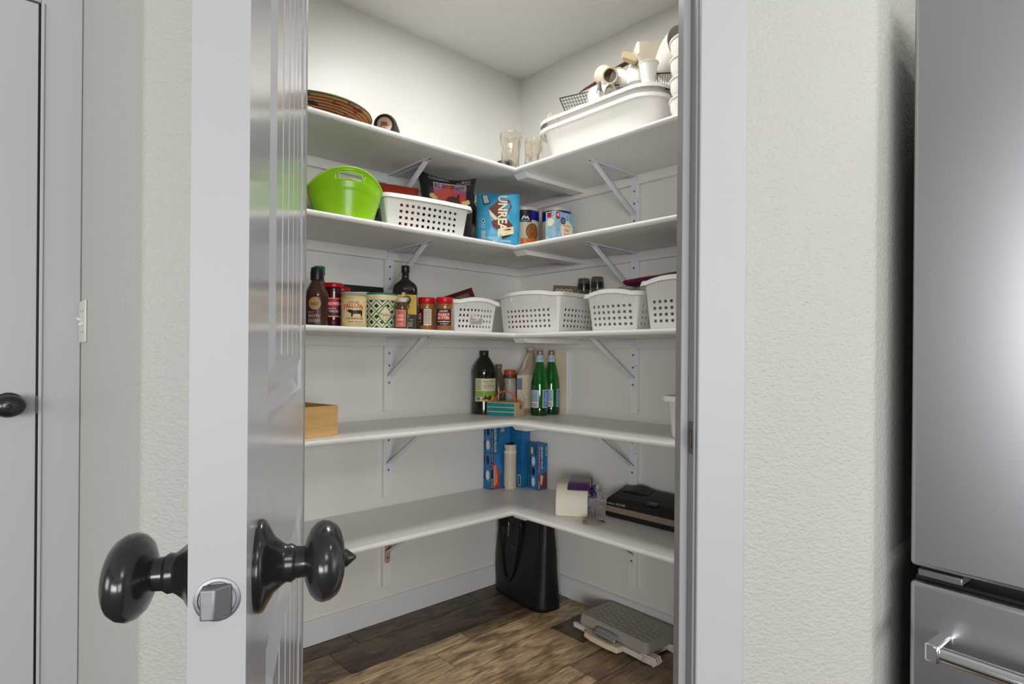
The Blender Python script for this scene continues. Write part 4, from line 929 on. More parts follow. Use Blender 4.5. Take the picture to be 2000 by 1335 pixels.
# salt tub
t = thing('salt_tub', 'round salt tub with a green lattice pattern and green lid', 'tub', (1.072, 1.868, z), FC)
RT_ = lambda zz: 0.0520+0.0065*(zz/0.1)
obj('tub_body', MB().lathe([(0.050, 0), (0.052, 0.002), (0.0585, 0.100), (0.0585, 0.104)], 56), mat((228, 222, 186), 0.4), t, smooth=True)
obj('lid_rim', MB().lathe([(0.060, 0.098), (0.0645, 0.099), (0.0640, 0.1155), (0.062, 0.117), (0.0, 0.117)], 56), M_((222, 200, 166), 0.4), t, smooth=True, auto=30)
obj('lid', MB().lathe([(0.0605, 0.117), (0.060, 0.122), (0.057, 0.1245), (0.0, 0.1255)], 56), M_((22, 122, 70), 0.35), t, smooth=True)
def lattice(dxc, dzc, a_, b_, t1):
    return [('poly', [(dxc-a_, dzc), (dxc, dzc-b_), (dxc+a_, dzc), (dxc+a_-t1, dzc), (dxc, dzc-b_+t1), (dxc-a_+t1, dzc)]),
            ('poly', [(dxc-a_, dzc), (dxc-a_+t1, dzc), (dxc, dzc+b_-t1), (dxc+a_-t1, dzc), (dxc+a_, dzc), (dxc, dzc+b_)])]
gi = []; ki = []
aw = 0.0188; bh = 0.0185
for r_ in range(-1, 8):
    for c_ in range(-7, 8):
        cx = c_*2*aw+(aw if r_ % 2 else 0); cz = r_*bh+0.004
        if not (0.004 < cz+0.0 < 0.100) and not (cz-bh < 0.094 and cz+bh > 0.004): continue
        def clip(p): return [(x_, min(max(zz_, 0.003), 0.0975)) for x_, zz_ in p]
        gi += [('poly', clip(p[1])) for p in lattice(cx, cz, aw+0.0014, bh+0.0014, 0.0034)]
        if 0.002 < cz < 0.098: ki.append(('poly', clip([(cx-0.0085, cz), (cx, cz-0.0080), (cx+0.0085, cz), (cx, cz+0.0080)])))
ct = cyl(0.055, 0.0, RT_)
decal('lattice_print', gi, M_((20, 104, 52)), ct, t, 0.0005)
decal('diamond_print', ki, M_((34, 44, 28)), ct, t, 0.0007)
dx = 0.030
decal('name_diamond', [('poly', [(dx-0.027, 0.047), (dx, 0.013), (dx+0.027, 0.047), (dx, 0.084)])], M_((20, 104, 52)), ct, t, 0.0012)
decal('name_diamond', [('poly', [(dx-0.0235, 0.047), (dx, 0.018), (dx+0.0235, 0.047), (dx, 0.079)])], M_((232, 218, 172)), ct, t, 0.0017)
decal('lettering', [('text', 'Maldon', dx-0.018, 0.042, 0.036, 0.013), ('text', 'SEA SALT', dx-0.011, 0.034, 0.022, 0.004), ('text', 'FLAKES', dx-0.008, 0.027, 0.016, 0.004)], INK, ct, t, 0.0022)
# honey
t = jar('honey_jar', 'small honey jar with a coral label in front of the bird-label bottle', 'jar', (1.104, 1.778, z), [(0.0205, 0), (0.022, 0.002), (0.022, 0.070), (0.0195, 0.082), (0.0165, 0.092)], mat((88, 60, 36), 0.06, coat=0.6), capp(0.0175, 0.092, 0.106), M_((196, 190, 176), 0.3))
decal('label', [('rect', -0.017, 0.008, 0.018, 0.064)], M_((238, 222, 200)), cyl(0.022), t, nx=10)
decal('label_panel', [('rect', -0.0155, 0.0095, 0.0165, 0.0625)], M_((216, 92, 78)), cyl(0.022), t, 0.0007, nx=10)
decal('lettering', [('text', 'LOCAL', -0.010, 0.040, 0.021, 0.009, 0, 0.02), ('text', 'HONEY', -0.010, 0.027, 0.021, 0.009, 0, 0.02), ('lines', -0.008, 0.014, 0.010, 0.020, 1)], M_((246, 226, 206)), cyl(0.022), t, 0.0011)
# bird bottle (flattened rectangular)
t = thing('olive_oil_bottle', 'dark flask-shaped bottle with a yellow crane label', 'bottle', (1.190, 1.893, z), FC+radians(6))
fr2 = lambda w_, d_, r_, z_: [(x, y, z_) for x, y in rrect(w_, d_, r_, 5)]
BG = mat((30, 20, 12), 0.05, coat=0.6)
obj('bottle_body', MB().loft([fr2(0.086, 0.050, 0.012, 0), fr2(0.091, 0.054, 0.014, 0.004), fr2(0.091, 0.054, 0.014, 0.150), fr2(0.086, 0.052, 0.016, 0.163), fr2(0.070, 0.044, 0.018, 0.174), fr2(0.048, 0.034, 0.0165, 0.182), fr2(0.030, 0.028, 0.0135, 0.190), fr2(0.027, 0.027, 0.0133, 0.200), fr2(0.027, 0.027, 0.0133, 0.222)]), BG, t, smooth=True, auto=50)
obj('cap', MB().lathe([(0.015, 0.214), (0.0155, 0.215), (0.0155, 0.236), (0.0145, 0.239), (0.0, 0.239)], 28), M_((26, 22, 20), 0.3), t, smooth=True)
yf = -0.0272
decal('label_yellow', [('rect', -0.044, 0.058, 0.044, 0.130)], M_((206, 168, 60)), flat(yf), t, nx=1)
decal('label_black', [('rect', -0.044, 0.008, 0.044, 0.058)], M_((30, 26, 24)), flat(yf), t, nx=1)
decal('label_stamp', [('rect', -0.010, 0.124, 0.002, 0.138)], M_((214, 192, 130)), flat(yf), t, 0.0008, nx=1)
decal('bird_print', [('stroke', [(-0.032, 0.104, 0.003), (-0.014, 0.100, 0.009), (0.003, 0.097, 0.015), (0.015, 0.102, 0.013), (0.0205, 0.111, 0.008), (0.018, 0.120, 0.0055), (0.010, 0.1245, 0.0045), (0.000, 0.1235, 0.003), (-0.007, 0.1215, 0.001)]),
      ('stroke', [(0.006, 0.094, 0.006), (0.007, 0.082, 0.0025), (0.009, 0.060, 0.002)]), ('stroke', [(0.013, 0.094, 0.006), (0.018, 0.082, 0.003), (0.011, 0.078, 0.002)])], INK, flat(yf), t, 0.0010)
decal('lettering', [('text', 'ORGANIC EXTRA VIRGIN', -0.030, 0.036, 0.062, 0.005), ('text', 'OLIVE', -0.016, 0.046, 0.034, 0.007), ('lines', -0.028, 0.012, 0.030, 0.032, 4), ('text', 'BIRD', 0.0, 0.121, 0.0, 0.0) if False else ('disc', 0.028, 0.118, 0.002, 0.002)], M_((196, 190, 176)), flat(yf), t, 0.0010)
# peanut butter
def pbjar(label, loc, rz, turn):
    t = jar('peanut_butter_jar', label, 'jar', loc, [(0.0285, 0), (0.0305, 0.003), (0.0305, 0.034), (0.0295, 0.038), (0.0295, 0.078), (0.0305, 0.082), (0.0305, 0.096), (0.0285, 0.104)], mat((150, 96, 52), 0.15, coat=0.4), [(0.0305, 0.1005), (0.0318, 0.102), (0.0318, 0.121), (0.0305, 0.124), (0.0, 0.1245)], M_((196, 30, 30), 0.3), rz, group='red-lidded peanut butter jars')
    c0 = cyl(0.0305, turn)
    decal('label', [('rect', -0.060, 0.020, 0.055, 0.080)], M_((64, 26, 22)), c0, t, nx=30)
    decal('red_panel', [('rect', -0.026, 0.040, 0.026, 0.066)], M_((190, 34, 40)), c0, t, 0.0008, nx=12)
    decal('lettering', [('text', 'PEANUT', -0.022, 0.054, 0.044, 0.010, 0, 0.02), ('text', 'BUTTER', -0.022, 0.042, 0.044, 0.010, 0, 0.02)], M_((240, 226, 210)), c0, t, 0.0012)
    decal('lettering', [('text', 'KIRKLAND', -0.015, 0.070, 0.030, 0.005, 0, 0.03), ('text', 'Signature', -0.020, 0.067, 0.018, 0.003), ('lines', -0.024, 0.030, 0.024, 0.038, 1), ('lines', -0.012, 0.023, 0.018, 0.028, 1)], WHT, c0, t, 0.0012)
    decal('nutrition_panel', [('rect', 0.033, 0.020, 0.062, 0.080)], M_((226, 214, 190)), c0, t, 0.0008, nx=10)
    decal('nutrition_print', [('lines', 0.035, 0.024, 0.058, 0.077, 9)], INK, c0, t, 0.0012)
    return t
pbjar('peanut butter jar turned to show its nutrition panel, beside the yellow-label bottle', (1.265, 1.862, z), FC, -1.30)
pbjar('peanut butter jar facing forward, nearest the white baskets', (1.308, 1.808, z), FC, 0.0)
# baskets
bA = basket('small white basket with a paper label, next to the peanut butter jars', 0.215, 0.28, 0.122, (1.478, 1.955, z), radians(-4), cols=(10, 11), HS=0.0075, GP=0.0085)
decal('paper_label', [('rect', -0.028, 0.030, 0.030, 0.083)], M_((206, 200, 188)), lambda x, zz, l: (x, -0.1435-l+0.014*(1-zz/0.122), zz), bA)
decal('lettering', [('lines', -0.024, 0.034, 0.010, 0.044, 3), ('lines', 0.012, 0.034, 0.028, 0.056, 5), ('rect', -0.024, 0.068, 0.028, 0.082), ('poly', [(0.006, 0.066), (0.022, 0.060), (0.026, 0.064), (0.010, 0.070)])], INK, lambda x, zz, l: (x, -0.1435-l+0.014*(1-zz/0.122), zz), bA, 0.0008)
decal('lettering', [('lines', -0.026, 0.048, 0.004, 0.062, 2)], RED, lambda x, zz, l: (x, -0.1435-l+0.014*(1-zz/0.122), zz), bA, 0.0010)
bB = basket('largest white basket, set in the corner of the third shelf', 0.335, 0.275, 0.156, (1.790, 1.735, z), radians(-90+4), cols=(11, 9), bulge=0.012)
bC = basket('white basket standing right of the corner basket, below two dark jars', 0.225, 0.29, 0.134, (1.815, 1.322, z), radians(-90+3), cols=(8, 10))
bD = basket('white basket holding a magenta bag, at the right door jamb', 0.235, 0.29, 0.160, (1.812, 1.066, z), radians(-90+4), cols=(8, 10))
# contents
def boxthing(name, label, cat, loc, rz, dims, m, tilt=None, part='carton', bev=0.001):
    t = thing(name, label, cat, loc, rz)
    if tilt: t.rotation_euler = (tilt[0], tilt[1], rz)
    obj(part, MB().box(-dims[0]/2, dims[0]/2, -dims[1]/2, dims[1]/2, 0, dims[2]), m, t, bevel=bev)
    return t
t = thing('snack_bag', 'maroon and black snack bag leaning across the small labelled basket', 'bag', (1.500, 1.925, z+0.020), radians(-20)); t.rotation_euler = (0, radians(-20), radians(-30))
obj('bag_film', pouch(0.16, 0.150, 0.045, wr=0.004, seed=31), mat((46, 22, 20), 0.3, bump=0.3, bscale=30, mottle=(110, 34, 30), mscale=14), t, smooth=True, auto=60, fix=False)
sf = surf(0, 0.16, 0.150, 0.045, 0.004, 31)
decal('lettering', [('text', 'COOKIES', -0.03, 0.118, 0.085, 0.014, 0, 0.01)], M_((150, 120, 96)), sf, t, 0.0014)
t = thing('red_packet', 'bright red-orange packet poking out between the first two baskets', 'packet', (1.742, 1.868, z+0.006), radians(-40))
obj('film', pouch(0.060, 0.176, 0.03, nx=12, nz=14, wr=0.003, seed=41), mat((206, 58, 34), 0.35), t, smooth=True, auto=60, fix=False)
t = boxthing('brown_box', 'brown cardboard snack box showing above the corner basket', 'box', (1.830, 1.690, z+0.012), radians(-50), (0.100, 0.035, 0.190), M_((98, 82, 64), 0.6), tilt=(0, radians(3)))
decal('lettering', [('text', 'GOGO', -0.040, 0.160, 0.070, 0.016, 0, 0.02)], M_((206, 190, 160)), flat(-0.0175), t, 0.0006)
for i, (px_, py_, lb) in enumerate(((1.972, 1.700, 'dark-topped glass jar behind the corner basket, left one of the two'), (1.972, 1.624, 'dark-topped glass jar behind the corner basket, right one of the two'))):
    t = thing('lidded_jar', lb, 'jar', (px_, py_, z), FC, 'two dark-topped jars behind the baskets')
    obj('glass_wall', MB().lathe([(0.022, 0), (0.024, 0.003), (0.024, 0.190), (0.0268, 0.202), (0.0262, 0.235), (0.0240, 0.246), (0.022, 0.246), (0.0, 0.225)], 28), mat((96, 84, 70), 0.08, coat=0.5), t, smooth=True)
    obj('filling', MB().lathe([(0.0269, 0.198), (0.0272, 0.203), (0.0266, 0.224)], 28, cap=False), M_((32, 36, 44), 0.2), t, smooth=True)
    obj('lid', MB().lathe([(0.020, 0.2461), (0.022, 0.2465), (0.0, 0.248)], 28), M_((120, 108, 90), 0.3), t, smooth=True)
t = thing('magenta_bag', 'folded magenta cloth bag lying on top of the right-hand baskets', 'bag'); t.matrix_world = basis((1.770, 1.120, z+0.1795), (0.05, 1, -0.02), (1, 0, 0)) @ Matrix.Rotation(radians(0), 4, 'X')
def roll(u, v):
    a = 2*pi*v; x = -0.19+0.37*u
    rx = 0.075*(1-0.25*u); rz_ = 0.019*(1-0.30*u)*(1+0.25*noise.noise(Vector((u*5, cos(a)*1.5, sin(a)))))
    return (x, rx*cos(a), rz_*sin(a)+0.0)
obj('cloth', MB().grid(roll, 24, 22), mat((104, 14, 62), 0.45, bump=0.3, bscale=24, bdist=0.004), t, smooth=True, auto=80, fix=False)
obj('end_fold', MB().grid(lambda u, v: (0.18+0.004*sin(pi*u), 0.0565*(1-u)*cos(2*pi*v), 0.0135*(1-u)*sin(2*pi*v)), 4, 22), mat((60, 12, 38), 0.5), t, smooth=True, fix=False)
t = thing('clear_pouch', 'clear plastic pouch tucked under the magenta bag', 'bag', (1.728, 1.290, z+0.138), radians(-80))
obj('film', blob(0.045, 0.05, 0.011, 0.4, 2.2, 5, 18), FROST, t, smooth=True, auto=30)

# ================================================================== fourth shelf
z = ZS[3]
# pine crate
t = thing('pine_crate', 'small open pine wood crate at the left end of the fourth shelf', 'crate', (0.745, 1.905, z), radians(1))
PINE = mat((222, 180, 120), 0.5, bump=0.15, bscale=20, mottle=(206, 158, 96), mscale=3.0, stretch=(2, 2, 14))
t.rotation_euler = (0, 0, radians(12))
hw, hd, hh, th = 0.125, 0.115, 0.098, 0.009
obj('front_panel', MB().box(-hw, hw, -hd, -hd+th, 0, hh), PINE, t, bevel=0.001)
obj('back_panel', MB().box(-hw, hw, hd-th, hd, 0, hh), PINE, t, bevel=0.001)
for s_ in (-1, 1): obj('side_panel', MB().box(min(s_*hw, s_*(hw-th)), max(s_*hw, s_*(hw-th)), -hd+th+0.0004, hd-th-0.0004, 0, hh), PINE, t, bevel=0.001)
obj('bottom_panel', MB().box(-hw+th, hw-th, -hd+th, hd-th, 0, 0.006), PINE, t)
# avocado oil
t = thing('oil_bottle', 'large dark green plastic bottle of avocado oil on the fourth shelf', 'bottle', (1.722, 2.074, z), FC)
OG = mat((22, 26, 10), 0.12, coat=0.4)
oprof = [(0.050, 0), (0.0555, 0.004), (0.0560, 0.05), (0.0545, 0.060), (0.0545, 0.165), (0.0565, 0.175), (0.0560, 0.195), (0.048, 0.218), (0.034, 0.240), (0.022, 0.256), (0.0185, 0.262), (0.0185, 0.266)]
obj('bottle_body', MB().lathe(oprof, 44), OG, t, smooth=True)
obj('cap', MB().lathe([(0.0205, 0.262), (0.0208, 0.263), (0.0208, 0.282), (0.0195, 0.284), (0.0, 0.284)], 32), M_((26, 30, 24), 0.4), t, smooth=True)
c0 = cyl(0.0545, 0.06)
decal('label', [('rect', -0.040, 0.058, 0.066, 0.160)], M_((226, 218, 180)), c0, t, 0.0016, nx=24)
decal('label_field', [('rect', -0.040, 0.080, 0.066, 0.104)], M_((140, 172, 74)), c0, t, 0.0020, nx=24)
decal('label_field', [('rect', -0.010, 0.059, 0.066, 0.080)], M_((216, 168, 74)), c0, t, 0.0020, nx=18)
decal('avocado_print', [('poly', [(-0.006, 0.066), (0.004, 0.082), (0.008, 0.090), (0.010, 0.080), (0.022, 0.074), (0.030, 0.080), (0.034, 0.070), (0.026, 0.062), (0.014, 0.068)]), ('disc', 0.028, 0.078, 0.008, 0.006)], M_((44, 52, 26)), c0, t, 0.0024)
decal('lettering', [('text', 'chosen foods', -0.004, 0.144, 0.048, 0.008, 0, 0.01), ('text', 'AVOCADO OIL', -0.004, 0.122, 0.054, 0.008, 0, 0.01), ('lines', -0.002, 0.114, 0.046, 0.119, 1), ('lines', 0.004, 0.134, 0.04, 0.139, 1), ('lines', -0.037, 0.108, -0.012, 0.156, 9)], INK, c0, t, 0.0024)
decal('barcode', [('rect', -0.034, 0.062, -0.016, 0.078)], GREYP, c0, t, 0.0024, nx=4)
# clear dark bottle
t = thing('glass_bottle', 'empty smoky glass bottle with open neck beside the oil bottle', 'bottle', (1.8145, 2.078, z), FC)
po = [(0.030, 0), (0.034, 0.004), (0.034, 0.125), (0.030, 0.145), (0.017, 0.180), (0.0145, 0.192), (0.0145, 0.205), (0.017, 0.207), (0.017, 0.211), (0.0145, 0.213), (0.0165, 0.216), (0.0165, 0.222)]
obj('glass_wall', MB().lathe(po+[(r_-0.003, zz) for r_, zz in po[::-1] if zz > 0.01]+[(0.0, 0.008)], 40), mat((206, 196, 180), 0.04, trans=0.92, ior=1.25), t, smooth=True)
obj('embossing', MB().lathe([(0.0345, 0.030), (0.0350, 0.031), (0.0350, 0.034), (0.0345, 0.035)], 40, cap=False), mat((120, 104, 84), 0.1), t, smooth=True)
# spice bottle with orange cap
t = jar('seasoning_bottle', 'plastic seasoning bottle with an orange and brown cap behind the teal box', 'bottle', (1.888, 2.081, z), [(0.028, 0), (0.030, 0.003), (0.030, 0.150), (0.028, 0.158)], mat((176, 166, 156), 0.3), [(0.030, 0.156), (0.0315, 0.158), (0.029, 0.172), (0.0, 0.172)], M_((104, 62, 46), 0.4), capname='collar', part='bottle_body')
obj('cap', MB().lathe([(0.026, 0.1722), (0.027, 0.174), (0.0265, 0.192), (0.0245, 0.195), (0.0, 0.195)], 28), M_((196, 84, 42), 0.4), t, smooth=True)
decal('label', [('rect', -0.05, 0.02, 0.05, 0.130)], M_((186, 178, 170)), cyl(0.030), t, nx=20)
# plastic jug with a handle
t = thing('milk_jug', 'cloudy plastic jug with moulded handle and speckled paper label', 'jug', (1.938, 2.020, z), FC+radians(2))
JG = mat((176, 160, 138), 0.3, trans=0.12, ior=1.3)
fj = lambda w_, d_, r_, z_, ox=0: [(x+ox, y, z_) for x, y in rrect(w_, d_, r_, 5)]
obj('jug_body', MB().loft([fj(0.086, 0.074, 0.02, 0), fj(0.092, 0.08, 0.022, 0.005), fj(0.092, 0.08, 0.022, 0.165), fj(0.090, 0.078, 0.022, 0.182), fj(0.074, 0.066, 0.022, 0.205, 0.006), fj(0.050, 0.052, 0.020, 0.245, 0.014), fj(0.036, 0.038, 0.018, 0.275, 0.018), fj(0.033, 0.034, 0.0165, 0.288, 0.018)]), JG, t, smooth=True, auto=50)
obj('jug_handle', MB().tube([(-0.022, -0.030, 0.195), (-0.016, -0.042, 0.210), (-0.006, -0.040, 0.245), (0.006, -0.030, 0.268), (0.012, -0.018, 0.272)], [0.009, 0.0095, 0.0085, 0.0085, 0.008], 12), mat((206, 188, 156), 0.3), t, smooth=True)
obj('neck_ring', MB().lathe([(0.0175, 0.288), (0.0195, 0.289), (0.0195, 0.300), (0.0180, 0.303), (0.0150, 0.303), (0.0, 0.300)], 28, ox=0.018), mat((214, 196, 156), 0.3), t, smooth=True)
decal('label', [('rect', -0.0455, 0.018, 0.044, 0.172)], mat((208, 190, 162), 0.5), flat(-0.0402), t, nx=1)
decal('speckle_print', [('disc', random.uniform(0.0, 0.042), random.uniform(0.02, 0.165), 0.0011, 0.0011) for _ in range(46)]+[('text', 'Cardenas', -0.006+0.03, 0.04, 0.010, 0.08, 90, 0), ('ring', -0.018, 0.055, 0.012, 0.016, 0.001), ('ring', -0.004, 0.070, 0.010, 0.014, 0.001)], M_((86, 62, 50)), flat(-0.0402), t, 0.0008)
decal('blue_panel', [('rect', -0.0450, 0.105, -0.022, 0.158)], NAVY, flat(-0.0402), t, 0.0010, nx=1)
# teal gift box with orange cord
t = thing('gift_box', 'small wooden box painted teal with white stripes and an orange rope handle', 'box', (1.722, 1.866, z), radians(22))
CRM = mat((226, 196, 148), 0.5)
bw, bd, bh_ = 0.098, 0.135, 0.060
obj('box_body', MB().box(0, bw, 0, bd, 0.0, bh_), CRM, t, bevel=0.0012)
TEAL = mat((24, 128, 138), 0.45, mottle=(30, 150, 158), mscale=40)
for i in range(3):
    obj('painted_board', MB().box(-0.0025, -0.0002, 0.001, bd-0.001, 0.002+i*0.0198, 0.0178+i*0.0198), TEAL, t, bevel=0.0006)
tm = mat((214, 96, 40), 0.5, bump=0.5, bscale=300)
hp = []
for i in range(25):
    a = pi*i/24; hp.append((0.020, bd*0.40+0.048*cos(a), bh_+0.048*sin(a)))
obj('rope_handle', MB().tube(hp, 0.0028, 8), tm, t, smooth=True)
cp = [(0.020, 0.030, bh_+0.040), (0.030, 0.014, bh_+0.024), (0.040, 0.004, bh_+0.008), (0.052, -0.003, bh_-0.002), (0.058, -0.004, bh_-0.010)]
tw = []
for k in range(2):
    pts = []
    for i in range(40):
        f = i/39*(len(cp)-1); j = min(int(f), len(cp)-2); p = Vector(cp[j]).lerp(Vector(cp[j+1]), f-j)
        a = i*0.9+k*pi; pts.append((p.x+0.0020*cos(a), p.y+0.0020*sin(a), p.z+0.001*sin(a)))
    tw.append(pts)
obj('cord', MB().tube(tw[0], 0.0017, 6).tube(tw[1], 0.0017, 6), tm, t, smooth=True)
obj('knob', MB().lathe([(0.011, 0.0), (0.012, 0.001), (0.011, 0.0035), (0.0, 0.0045)], 20, sy=0.8).xf(Matrix.Translation((0.055, -0.0002, 0.040)) @ Matrix.Rotation(radians(90), 4, 'X')), mat((142, 110, 74), 0.4), t, smooth=True)
# green bottles
GG = mat((6, 108, 30), 0.04, trans=0.30, ior=1.45, coat=0.4)
gp_ = [(0.034, 0), (0.0375, 0.004), (0.0380, 0.10), (0.0378, 0.125), (0.0345, 0.160), (0.0270, 0.195), (0.0185, 0.228), (0.0145, 0.248), (0.0135, 0.262)]
def gbottle(label, loc, turn, first=None):
    t = thing('water_bottle', label, 'bottle', loc, FC, 'green glass mineral water bottles')
    obj('bottle_body', MB().lathe(gp_, 44), GG, t, smooth=True)
    obj('lower_dark_glass', MB().lathe([(0.0376, 0.003), (0.0383, 0.006), (0.0383, 0.030), (0.0381, 0.032)], 44, cap=False), mat((6, 52, 18), 0.05, coat=0.4), t, smooth=True)
    cn = cyl(0.015, 0, lambda zz: 0.0190-(zz-0.228)*0.13)
    decal('neck_label', [('rect', -0.044, 0.236, 0.044, 0.268)], M_((186, 204, 222)), cn, t, 0.0016, nx=24)
    decal('neck_print', [('lines', -0.030, 0.240, 0.030, 0.262, 5)], M_((50, 80, 140)), cn, t, 0.0020)
    obj('cap', MB().lathe([(0.0150, 0.262), (0.0158, 0.264), (0.0158, 0.270), (0.0138, 0.272), (0.0142, 0.286), (0.013, 0.288), (0.0, 0.288)], 28), mat((150, 128, 116), 0.35, metal=0.4), t, smooth=True)
    c1 = cyl(0.038, turn)
    decal('label', [('rect', -0.046, 0.036, -0.006, 0.112)], M_((220, 226, 228)), c1, t, nx=12)
    decal('label_print', [('rect', -0.0435, 0.060, -0.0085, 0.110)], M_((176, 204, 222)), c1, t, 0.0008, nx=12)
    decal('lettering', [('text', 'Nutrition Facts', -0.042, 0.1025, 0.030, 0.005, 0, 0.01), ('lines', -0.042, 0.062, -0.010, 0.100, 8)], M_((30, 40, 60)), c1, t, 0.0012)
    decal('barcode', [('rect', -0.040+i*0.0032, 0.040, -0.040+i*0.0032+0.0018, 0.056) for i in range(9)], M_((160, 90, 84)), c1, t, 0.0008, nx=1)
    decal('label', [('rect', 0.012, 0.036, 0.050, 0.114)], M_((220, 226, 228)), c1, t, nx=12, label='blue back label')
    decal('label_print', [('rect', 0.0145, 0.039, 0.050, 0.111)], M_((92, 132, 184)), c1, t, 0.0008, nx=12)
    decal('lettering', [('text', 'S.Pellegrino', 0.020, 0.045, 0.014, 0.060, 90, 0.0), ('lines', 0.038, 0.045, 0.048, 0.106, 10)], M_((226, 232, 240)), c1, t, 0.0012)
    decal('shoulder_emblem', [('disc', -0.040, 0.142, 0.014, 0.010)], M_((8, 60, 26)), cyl(0.038, turn, lambda zz: 0.0366), t, 0.0008)
gbottle('green glass water bottle directly right of the teal box', (1.868, 1.862, z), 0.0)
gbottle('green glass water bottle against the wall, in front of the pale board', (1.9485, 1.868, z), 0.32)
t = thing('cutting_board', 'pale wooden board with white edge leaning on the wall behind the green bottles', 'board', (1.9885, 1.90, z))
obj('panel', MB().box(-0.0005, 0.003, -0.088, 0.092, 0.004, 0.280), mat((238, 222, 192), 0.5, mottle=(230, 212, 180), mscale=4), t)
for (a, b_, c_, d_) in ((-0.092, -0.088, 0, 0.284), (0.092, 0.096, 0, 0.284)): obj('edge_strip', MB().box(-0.002, 0.008, a, b_, c_, d_), WHT, t)
obj('edge_strip', MB().box(-0.002, 0.008, -0.088, 0.092, 0.280, 0.284), WHT, t); obj('edge_strip', MB().box(-0.002, 0.008, -0.088, 0.092, 0, 0.004), WHT, t)
# tub at the right edge
tub('white plastic tub cut off by the right door jamb on the fourth shelf', (1.785, 0.965, z), 0.27, 0.235, 0.140, taper=0.014, r=0.03, lip=0.014, lugs=False, name='plastic_tub', m=mat((236, 236, 238), 0.35))

# ================================================================== fifth shelf
z = ZS[4]
BXB = mat((44, 122, 172), 0.4, mottle=(30, 102, 154), mscale=12)
BXL = mat((38, 116, 168), 0.4)
def carton(label, loc, rz, w_, d_, h_, name='freezer_bag_box'):
    t = thing(name, label, 'box', loc, rz, 'blue freezer bag boxes')
    obj('carton', MB().box(0, w_, 0, d_, 0, h_), BXB, t, bevel=0.001)
    return t
def ovals(fx, t, a0, a1, zs, w_):
    cx = (a0+a1)/2
    for i, zz in enumerate(zs):
        decal('side_oval', [('disc', cx+w_*0.1, zz, w_*0.22, 0.022)], (WHT if i % 2 == 0 else NAVY), fx, t, 0.0005)
        decal('side_arc', [('ring', cx+w_*0.12, zz, w_*0.33, 0.030, 0.0022)], M_((130, 176, 206)), fx, t, 0.0008)
        decal('side_tag', [('rect', cx-w_*0.42, zz-0.020, cx-w_*0.30, zz+0.016)], M_((20, 30, 70)), fx, t, 0.0005)
t = carton('tall blue gallon freezer bag box standing upright, leftmost of the blue boxes', (1.776, 2.084, z), 0, 0.118, 0.052, 0.318)
fx = lambda a, zz, l: (-l, 0.052-a, zz)
ovals(fx, t, 0.0, 0.052, (0.065, 0.135, 0.205, 0.268), 0.052)
fy = lambda a, zz, l: (a, -l, zz)
decal('black_band', [('rect', 0.003, 0.002, 0.015, 0.316)], INK, fy, t)
decal('lettering', [('text', 'EASY OPEN DOUBLE ZIPPER SEAL', 0.005, 0.090, 0.006, 0.215, 90, 0.0), ('text', '38 BAGS', 0.005, 0.006, 0.007, 0.045, 90, 0.02)], WHT, fy, t, 0.0008)
decal('lettering', [('text', 'GALLON PLUS', 0.020, 0.172, 0.013, 0.140, 90, 0.02)], WHT, fy, t, 0.0006)
decal('lettering', [('text', 'FREEZER', 0.038, 0.215, 0.010, 0.090, 90, 0.0)], M_((20, 44, 90)), fy, t, 0.0006)
decal('blue_shape', [('poly', [(0.016, 0.160), (0.050, 0.160), (0.075, 0.07), (0.050, 0.06), (0.016, 0.12)])], M_((58, 130, 200)), fy, t, 0.0005)
decal('orange_shape', [('poly', [(0.016, 0.126), (0.026, 0.120), (0.050, 0.086), (0.056, 0.01), (0.016, 0.004)])], M_((210, 74, 34)), fy, t, 0.0008)
decal('meat_picture', [('poly', [(0.016, 0.112), (0.032, 0.110), (0.042, 0.030), (0.016, 0.008)])], M_((222, 150, 130)), fy, t, 0.0012)
decal('bag_picture', [('poly', [(0.058, 0.300), (0.082, 0.303), (0.082, 0.262), (0.060, 0.262)])], M_((150, 166, 180)), fy, t, 0.0006)
t = carton('tall blue box with torn brown flap, behind the plastic roll', (1.921, 2.022, z), radians(4), 0.050, 0.100, 0.312)
decal('barcode', [('rect', 0.036, 0.020, 0.060, 0.072)], M_((150, 190, 214)), lambda a, zz, l: (-l, 0.100-a, zz), t, nx=1)
decal('print', [('lines', 0.012, 0.022, 0.030, 0.060, 6), ('lines', 0.012, 0.068, 0.034, 0.098, 5)], M_((170, 196, 214)), lambda a, zz, l: (-l, 0.100-a, zz), t, 0.0008)
decal('label', [('rect', 0.070, 0.006, 0.086, 0.058)], WHT, lambda a, zz, l: (-l, 0.100-a, zz), t, 0.0005, nx=1)
decal('label_print', [('rect', 0.074, 0.010, 0.083, 0.054)], INK, lambda a, zz, l: (-l, 0.100-a, zz), t, 0.0009, nx=1)
obj('torn_flap', MB().add([(-0.001, 0.002, 0.312), (-0.001, 0.098, 0.312), (-0.046, 0.080, 0.303), (-0.062, 0.035, 0.290), (-0.036, 0.000, 0.300)], [(0, 1, 2, 3, 4)]), M_((178, 146, 108), 0.7), t, solid=0.0015, fix=False)
t = carton('shorter blue quart freezer bag box standing right of the plastic roll', (1.936, 1.934, z), radians(-4), 0.056, 0.072, 0.212)
fx = lambda a, zz, l: (-l, 0.072-a, zz)
ovals(fx, t, 0.004, 0.060, (0.035, 0.085, 0.130), 0.05)
decal('sandwich_picture', [('disc', 0.026, 0.178, 0.014, 0.020)], M_((150, 50, 44)), fx, t, 0.0005)
decal('sandwich_picture', [('disc', 0.027, 0.178, 0.009, 0.017)], M_((224, 206, 176)), fx, t, 0.0009)
decal('blue_bar', [('rect', 0.050, 0.160, 0.057, 0.200)], M_((30, 50, 130)), fx, t, nx=1)
